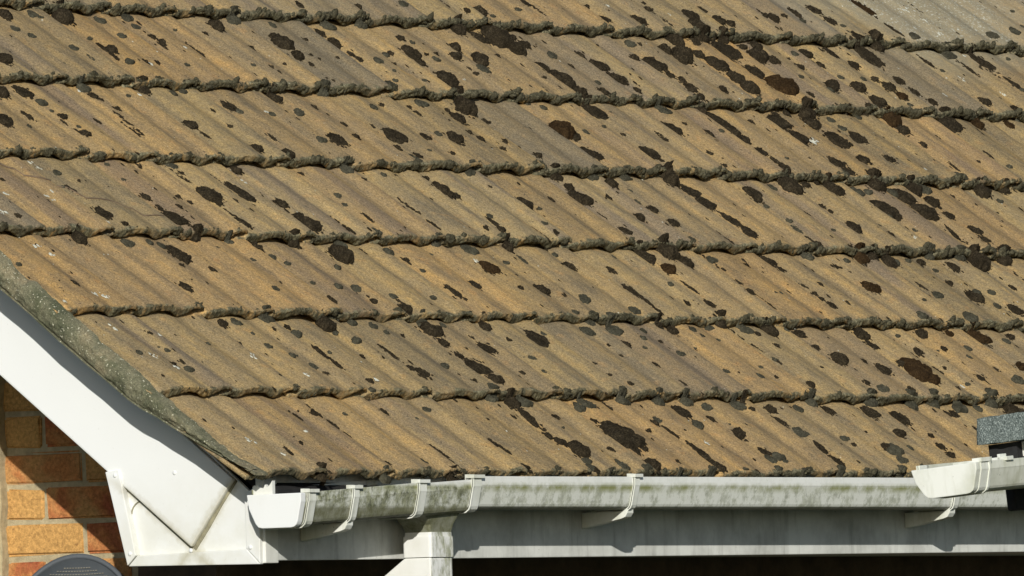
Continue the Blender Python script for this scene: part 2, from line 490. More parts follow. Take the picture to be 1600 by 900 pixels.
SL = math.tan(math.radians(38.05))
def barge_low(y): return 0.219 + SL * (y - 0.709)
bb = solid('bargeboard', [prismx([(0.227, -0.1585), (0.121, -0.025), (0.118, -0.020), (3.6, -0.020 + SL * 3.482), (3.6, barge_low(3.6))], GX - 0.009, GX + 0.0035)], M_BOX, None, 0.0035, 2)
hp(bb)
vs = solid('verge_soffit', [prismx([(0.45, barge_low(.45) + .012), (3.6, barge_low(3.6) + .012), (3.6, barge_low(3.6) + .022), (0.45, barge_low(.45) + .022)], GX + 0.015, WX + 0.01)], M_PVC2)
hp(vs)
be = solid('box_end', [prismx([(0.425, 0.004), (0.386, -0.189), (0.053, -0.1945), (0.053, -0.02), (0.085, -0.047), (0.21, 0.058), (0.30, 0.12)], GX + 0.004, GX + 0.013)], M_BOX, None, 0.0015)
hp(be)
solid('trim_strip', [prismx([(0.437, 0.004), (0.403, 0.008), (0.3645, -0.172), (0.386, -0.1925)], GX - 0.014, GX + 0.003)], M_BOX, be, 0.002)
solid('trim_strip', [prismx([(0.3855, -0.194), (0.3625, -0.1725), (0.086, -0.1665), (0.053, -0.1985)], GX - 0.011, GX + 0.003)], M_BOX, be, 0.002)
solid('trim_strip', [prismx([(0.0525, -0.1975), (0.087, -0.164), (0.089, -0.052), (0.052, -0.034)], GX - 0.0105, GX + 0.003)], M_BOX, be, 0.002)
# grubby sealant seams round the end of the bargeboard
def seam(pts, w, x):
    ps = []
    for (a, b) in zip(pts[:-1], pts[1:]):
        d = Vector((b[0] - a[0], b[1] - a[1])).normalized(); nn = Vector((-d.y, d.x)) * w
        ps.append(prismx([(a[0] + nn.x, a[1] + nn.y), (b[0] + nn.x, b[1] + nn.y), (b[0] - nn.x, b[1] - nn.y), (a[0] - nn.x, a[1] - nn.y)], x - 0.0015, x + 0.002))
    return ps
sg = [(0.397, -0.030), (0.36, -0.057), (0.31, -0.0985), (0.27, -0.129), (0.232, -0.160)]
solid('seam', seam(sg, 0.0034, GX + 0.0035), M_SEAM, be)
solid('seam', seam([(0.226, -0.162), (0.19, -0.117), (0.158, -0.072), (0.118, -0.022)], 0.0045, GX + 0.0035), M_SEAM, be)
arc = [(0.372 + 0.012 - 0.036 * (1 - math.cos(t)), -0.085 + 0.028 * math.sin(t)) for t in np.linspace(0, 1.5, 7)]
solid('seam', seam(arc, 0.0016, GX + 0.0045), M_SEAM, be)
def screw(y, z, x):
    bm = bmesh.new()
    bmesh.ops.create_uvsphere(bm, u_segments=12, v_segments=8, radius=0.0048)
    for v in bm.verts: v.co = Vector((v.co.x * 0.55 + x, v.co.y + y, v.co.z + z))
    me = bpy.data.meshes.new('screw_cap'); bm.to_mesh(me); bm.free()
    link('screw_cap', me, M_PVC, be, True)
for y, z, x in ((0.412, -0.004, GX - .014), (0.264, -0.003, GX - .009), (0.378, -0.168, GX - .0145), (0.226, -0.1655, GX - .0115), (0.076, -0.163, GX - .011)): screw(y, z, x)
# torn end of the eaves closer behind the gutter
bm = bmesh.new()
ys = np.linspace(0.045, -0.005, 12)
ps = [(y, -0.075) for y in ys[::-1]] + [(y, -0.038 + 0.012 * noise3(np.array([[y * 160, 1.3, 2.2]]))[0] + 0.006 * noise3(np.array([[y * 420, 5.3, 2.2]]))[0]) for y in ys]
bm.free()
hp(solid('eaves_closer', [prismx(ps, -0.21, -0.20)], M_PVC2))

# ------------------------------------------------------------------ roof
PX = np.array([-.028, -.003, .008, .022, .034, .050, .070, .090, .110, .128, .144, .158, .171, .184, .198, .212, .228, .243, .2495, .2525])
PZ = np.array([-21, -20, -10.6, -9.8, -8.8, -6.6, -3.7, -1.6, -1.0, -1.7, -3.9, -6.8, -8.4, -7.2, -4.2, -1.5, 0, -.4, -2.4, -6]) * 1e-3
xf = np.linspace(-.028, .2525, 600)
pf = np.interp(xf, PX, PZ)
kern = np.hanning(27); kern /= kern.sum()
pad = np.concatenate([np.full(13, pf[0]), pf, np.full(13, pf[-1])])
ps_ = np.convolve(pad, kern, 'valid')
wgt = np.clip((xf - 0.238) / 0.006, 0, 1)
pf = ps_ * (1 - wgt) + pf * wgt
def prof(x): return np.interp(x, xf, pf)
def surf(x, s):
    xl = np.mod(x, W)
    k = np.floor(s / G)
    return prof(xl) - T * (s - k * G) / G
def on_roof(o, x, s, h=0.0, rx=0.0, ry=0.0, rz=0.0):
    o.location = (x, s * CP - h * SP, s * SP + h * CP)
    o.rotation_euler = (PHI + rx, ry, rz)

roof = solid('roof', [prismx([(0.03, -0.045), (3.2, -0.045 + 3.17 * SP / CP), (6.4, -0.045), (6.4, -0.085), (3.2, -0.085 + 3.17 * SP / CP), (0.03, -0.085)], -0.14, 7.0)], M_BLACK)
hp(roof)

# x samples: dense near the hook
XS = np.unique(np.round(np.concatenate([np.linspace(-.028, .236, 84), np.linspace(.238, .2525, 8)]), 5))
NX = len(XS)
yt = np.concatenate([np.linspace(0.0, 0.024, 10), np.linspace(0.031, G + 0.03, 34)])
thick = np.interp(XS, [-.028, 0, .02, .038, .06, .09, .135, .155, .171, .19, .205, .216, .2525],
                  np.array([9, 11, 19, 23, 19.5, 16, 16, 19.5, 23.2, 19, 13, 9, 7.5]) * 1e-3)
NF = 7
def tile_verts(n, k, seed):
    xo, so = n * W, k * G
    rows = []
    edge = []
    ptop = prof(XS)
    bot = ptop - thick
    amt = 0.75 + 0.25 * np.clip((n * 0.12 + k * 0.12), 0, 1)
    # underside, back then front
    for y in (G + 0.03, 0.004):
        rows.append(np.stack([XS, np.full(NX, y), bot - T * y / G], 1)); edge.append(np.zeros(NX) if y > .1 else np.ones(NX))
    for j in range(NF):
        f = (j + 0.3) / NF
        bul = -0.0008 * math.sin(f * math.pi)
        rows.append(np.stack([XS, np.full(NX, bul), bot * (1 - f) + ptop * f], 1)); edge.append(np.ones(NX))
    for y in yt:
        rd = -0.0014 * max(0, 1 - y / 0.004) ** 2
        z = ptop - T * y / G + rd
        if y > G + 0.003: z = z - 0.003
        rows.append(np.stack([XS, np.full(NX, y), z], 1)); edge.append(np.full(NX, math.exp(-max(0, y - 0.002) / 0.014)))
    V = np.concatenate(rows); E = np.concatenate(edge)
    P = V + np.array([xo, so, 0.37 * seed])
    e2 = np.clip(E, 0, 1)
    V[:, 2] += 0.0009 * fbm(P * 35, 3, 3) * (1 - 0.3 * e2)
    lump = fbm(P * np.array([75, 75, 75]), 3, 11)
    lump2 = fbm(P * np.array([75, 75, 75]) + 31.7, 3, 12)
    back = np.arange(len(V)) < NX
    e2[back] = 0
    fine = fbm(P * 240, 2, 13)
    V[:, 1] += e2 * (0.0015 * lump + 0.0017 * fine - 0.0004) * amt
    V[:, 2] += e2 * (0.0009 * lump2 + 0.0010 * fine) * amt
    return V, E
NR = 2 + NF + len(yt)
ii = np.arange(NR - 1)[:, None] * NX + np.arange(NX - 1)[None, :]
QUADS = np.stack([ii, ii + 1, ii + NX + 1, ii + NX], -1).reshape(-1, 4)
SIDE_L = [r * NX for r in range(NR)]
SIDE_R = [r * NX + NX - 1 for r in range(NR)][::-1]
FACES = [tuple(int(a) for a in q) for q in QUADS] + [tuple(SIDE_L), tuple(SIDE_R)]
NLAST = [13, 15, 16, 18, 19, 21, 22, 24]
def fast_mesh(name, V, faces, attrs):
    me = bpy.data.meshes.new(name)
    me.from_pydata(V.tolist(), [], faces)
    for an, av in attrs.items():
        a = me.attributes.new(an, 'FLOAT', 'POINT')
        a.data.foreach_set('value', np.asarray(av, np.float32))
    me.polygons.foreach_set('use_smooth', np.ones(len(me.polygons), bool))
    me.update()
    return me

def lump_mesh(centers, radii, stretch, seed, nu=9, nv=6, rough=False):
    """many small noisy blobs as one vertex/face list"""
    th = np.linspace(0, 2 * np.pi, nu, endpoint=False)
    ph = np.linspace(0.12, np.pi - 0.12, nv)
    base = np.array([(math.sin(p) * math.cos(t), math.sin(p) * math.sin(t), math.cos(p)) for p in ph for t in th])
    fb = []
    for r in range(nv - 1):
        for c in range(nu):
            fb.append((r * nu + c, (r + 1) * nu + c, (r + 1) * nu + (c + 1) % nu, r * nu + (c + 1) % nu))
    fb.append(tuple(range(nu))); fb.append(tuple((nv - 1) * nu + c for c in range(nu))[::-1])
    Vs, Fs = [], []
    for q, (c, r, s) in enumerate(zip(centers, radii, stretch)):
        nz = 1 + 0.38 * noise3(base * 2.3 + seed * 3.1 + q * 7.7, 5)
        if rough: nz = nz * 0.9 + 0.17 * noise3(base * 6.1 + q * 3.3, 6) + 0.12 * noise3(base * 13.7 + q * 1.3, 7)
        Vs.append(base * nz[:, None] * r * np.asarray(s) + np.asarray(c))
        off = q * len(base)
        Fs += [tuple(off + i for i in f) for f in fb]
    return np.concatenate(Vs), Fs

seed = 0
FC, FR, FS = [], [], []
KC, KR, KS = [], [], []
for k in range(8):
    for n in range(NLAST[k] + 1):
        seed += 1
        V, E = tile_verts(n, k, seed)
        xw = n * W - W + V[:, 0]; sw = k * G + V[:, 1]
        pale = np.clip(1 - np.hypot((xw - 4.8) / 0.80, (sw - 1.95) / 0.36), 0, 1) * 1.6  # patch of soft haze put into the tile colour
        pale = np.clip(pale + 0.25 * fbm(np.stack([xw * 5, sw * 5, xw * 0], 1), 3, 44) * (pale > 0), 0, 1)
        cov = float(np.clip(0.12 + n * 0.045 + k * 0.08, 0, 1))
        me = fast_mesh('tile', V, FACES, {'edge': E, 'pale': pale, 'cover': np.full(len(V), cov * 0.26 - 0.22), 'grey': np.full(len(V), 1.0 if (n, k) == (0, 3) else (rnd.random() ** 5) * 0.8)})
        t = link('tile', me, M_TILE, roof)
        jit = 0.0022
        jx, js, jz = rnd.gauss(0, jit * 0.7), rnd.gauss(0, jit), rnd.gauss(0, 0.0008)
        if k > 5: jx *= .5
        on_roof(t, (n - 1) * W + jx, k * G + js, jz, rnd.gauss(0, 0.002), rnd.gauss(0, 0.003), rnd.gauss(0, 0.004))
        # moss growing on the exposed edge of the tile
        for xc in (0.108, 0.228, 0.036, 0.17):                 # bigger clumps sitting on the tile noses
            if rnd.random() > (0.10 + 0.80 * cov) * (1.0 if xc in (0.108, 0.228) else 0.4): continue
            xc += rnd.gauss(0, 0.010)
            r = rnd.uniform(0.009, 0.0145)
            KC.append(((n - 1) * W + jx + xc, k * G + js + rnd.uniform(0.001, 0.007), float(prof(min(xc, .25))) - 0.009 + rnd.gauss(0, 0.002)))
            KR.append(r); KS.append((rnd.uniform(0.9, 1.7), rnd.uniform(0.5, 0.75), rnd.uniform(0.75, 1.0)))
        m_ = int((14 + 60 * cov) * rnd.uniform(0.6, 1.2))
        for q in range(m_):
            x = rnd.uniform(-.004, .25)
            if noise3(np.array([[(n * W + x) * 22, k * 3.1, 0.5]]), 77)[0] + 0.55 * cov < 0.22: continue
            tx = float(np.interp(x, XS, thick))
            r = rnd.uniform(0.0014, 0.0034) * (0.8 + 0.6 * cov)
            if rnd.random() < 0.16 * cov: r *= rnd.uniform(1.6, 2.4)
            dz = rnd.uniform(-tx + r + 0.001, -0.001)
            FC.append(((n - 1) * W + jx + x, k * G + js + rnd.uniform(-0.002, 0.003) + (0.003 if dz > -.003 else 0), float(prof(x)) + dz))
            FR.append(r); FS.append((rnd.uniform(0.8, 1.4), rnd.uniform(0.6, 0.9), rnd.uniform(0.8, 1.7)))
FV, FF = lump_mesh(FC, FR, FS, 3, 7, 5)
BV, BF = lump_mesh(KC, KR, KS, 4, 22, 13, True)
FF = list(FF) + [tuple(i + len(FV) for i in f) for f in BF]
FV = np.concatenate([FV, BV])
fr = link('edge_moss', fast_mesh('edge_moss', FV, FF, {}), M_FRNG, roof)
on_roof(fr, 0, 0, 0)
tag(fr, kind='stuff')
# upper part of the roof, out of the picture
up = []
for k in range(8, 13):
    up.append(([(-0.28, k * G * CP + T * SP * 0, k * G * SP - .01), (7.0, k * G * CP, k * G * SP - .01),
                (7.0, (k + 1) * G * CP + T * SP, (k + 1) * G * SP - T - .01), (-0.28, (k + 1) * G * CP + T * SP, (k + 1) * G * SP - T - .01)], [(0, 1, 2, 3)]))
solid('upper_courses', up, M_TILE, roof)

# verge mortar and undercloak
def verge_low(y):
    return np.interp(y, [-0.03, -.012, .06, .122, .2, .291, .45, .616, 3.3], [-0.022, -0.013, .0225, .0545, .0960, .1435, .262, .390, .390 + 2.684 * 0.7605])
ysv = np.concatenate([np.linspace(-0.002, 1.5, 520), np.linspace(1.52, 3.1, 60)])
NV = 20
vv = []
for y in ysv:
    s_ = y / CP
    lo = float(verge_low(y)); hi = y * SP / CP - 0.018 + 0.007 * float(fbm(np.array([[y * 24, 3.3, 1.1]]), 3, 95)[0])
    hi = max(hi, lo + 0.004)
    for j in range(NV):
        f = j / (NV - 1)
        x = -0.279 - 0.007 * math.sin(f * math.pi) + 0.016 * max(0, f - 0.75) / 0.25
        if j == 0: x = -0.275
        if j == NV - 1: x = -0.255
        vv.append((x, y, lo + (hi - lo) * f))
vv = np.array(vv)
nz = fbm(vv * 55, 4, 61); nz2 = fbm(vv * 60 + 9.1, 4, 71)
nz3 = fbm(vv * 190, 2, 75)
vv[:, 0] += 0.0034 * nz + 0.0017 * nz3
vv[:, 2] += 0.0018 * nz2
fc = [(i * NV + j, (i + 1) * NV + j, (i + 1) * NV + j + 1, i * NV + j + 1) for i in range(len(ysv) - 1) for j in range(NV - 1)]
mo = mesh('verge_mortar', vv, fc, M_MORT, roof, True)
uc = []
yy = np.linspace(-0.012, 3.1, 90)
for i, y in enumerate(yy):
    z = float(verge_low(y)) - 0.004 + 0.0006 * math.sin(y * 60) + 0.0006 * math.sin(y * 23 + 1)
    xl = -0.281 + 0.0012 * math.sin(y * 37) + 0.001 * math.sin(y * 91)
    xr = -0.12 if y > 0.07 else -0.235
    uc += [(xl, y, z), (xr, y, z), (xr, y, z + 0.0045), (xl, y, z + 0.0045)]
ff = [(0, 1, 2, 3), tuple(4 * (len(yy) - 1) + q for q in (3, 2, 1, 0))]
for i in range(len(yy) - 1):
    a = 4 * i
    ff += [(a + q, a + 4 + q, a + 4 + (q + 1) % 4, a + (q + 1) % 4) for q in range(4)]
mesh('undercloak', uc, ff, M_MORT, roof)

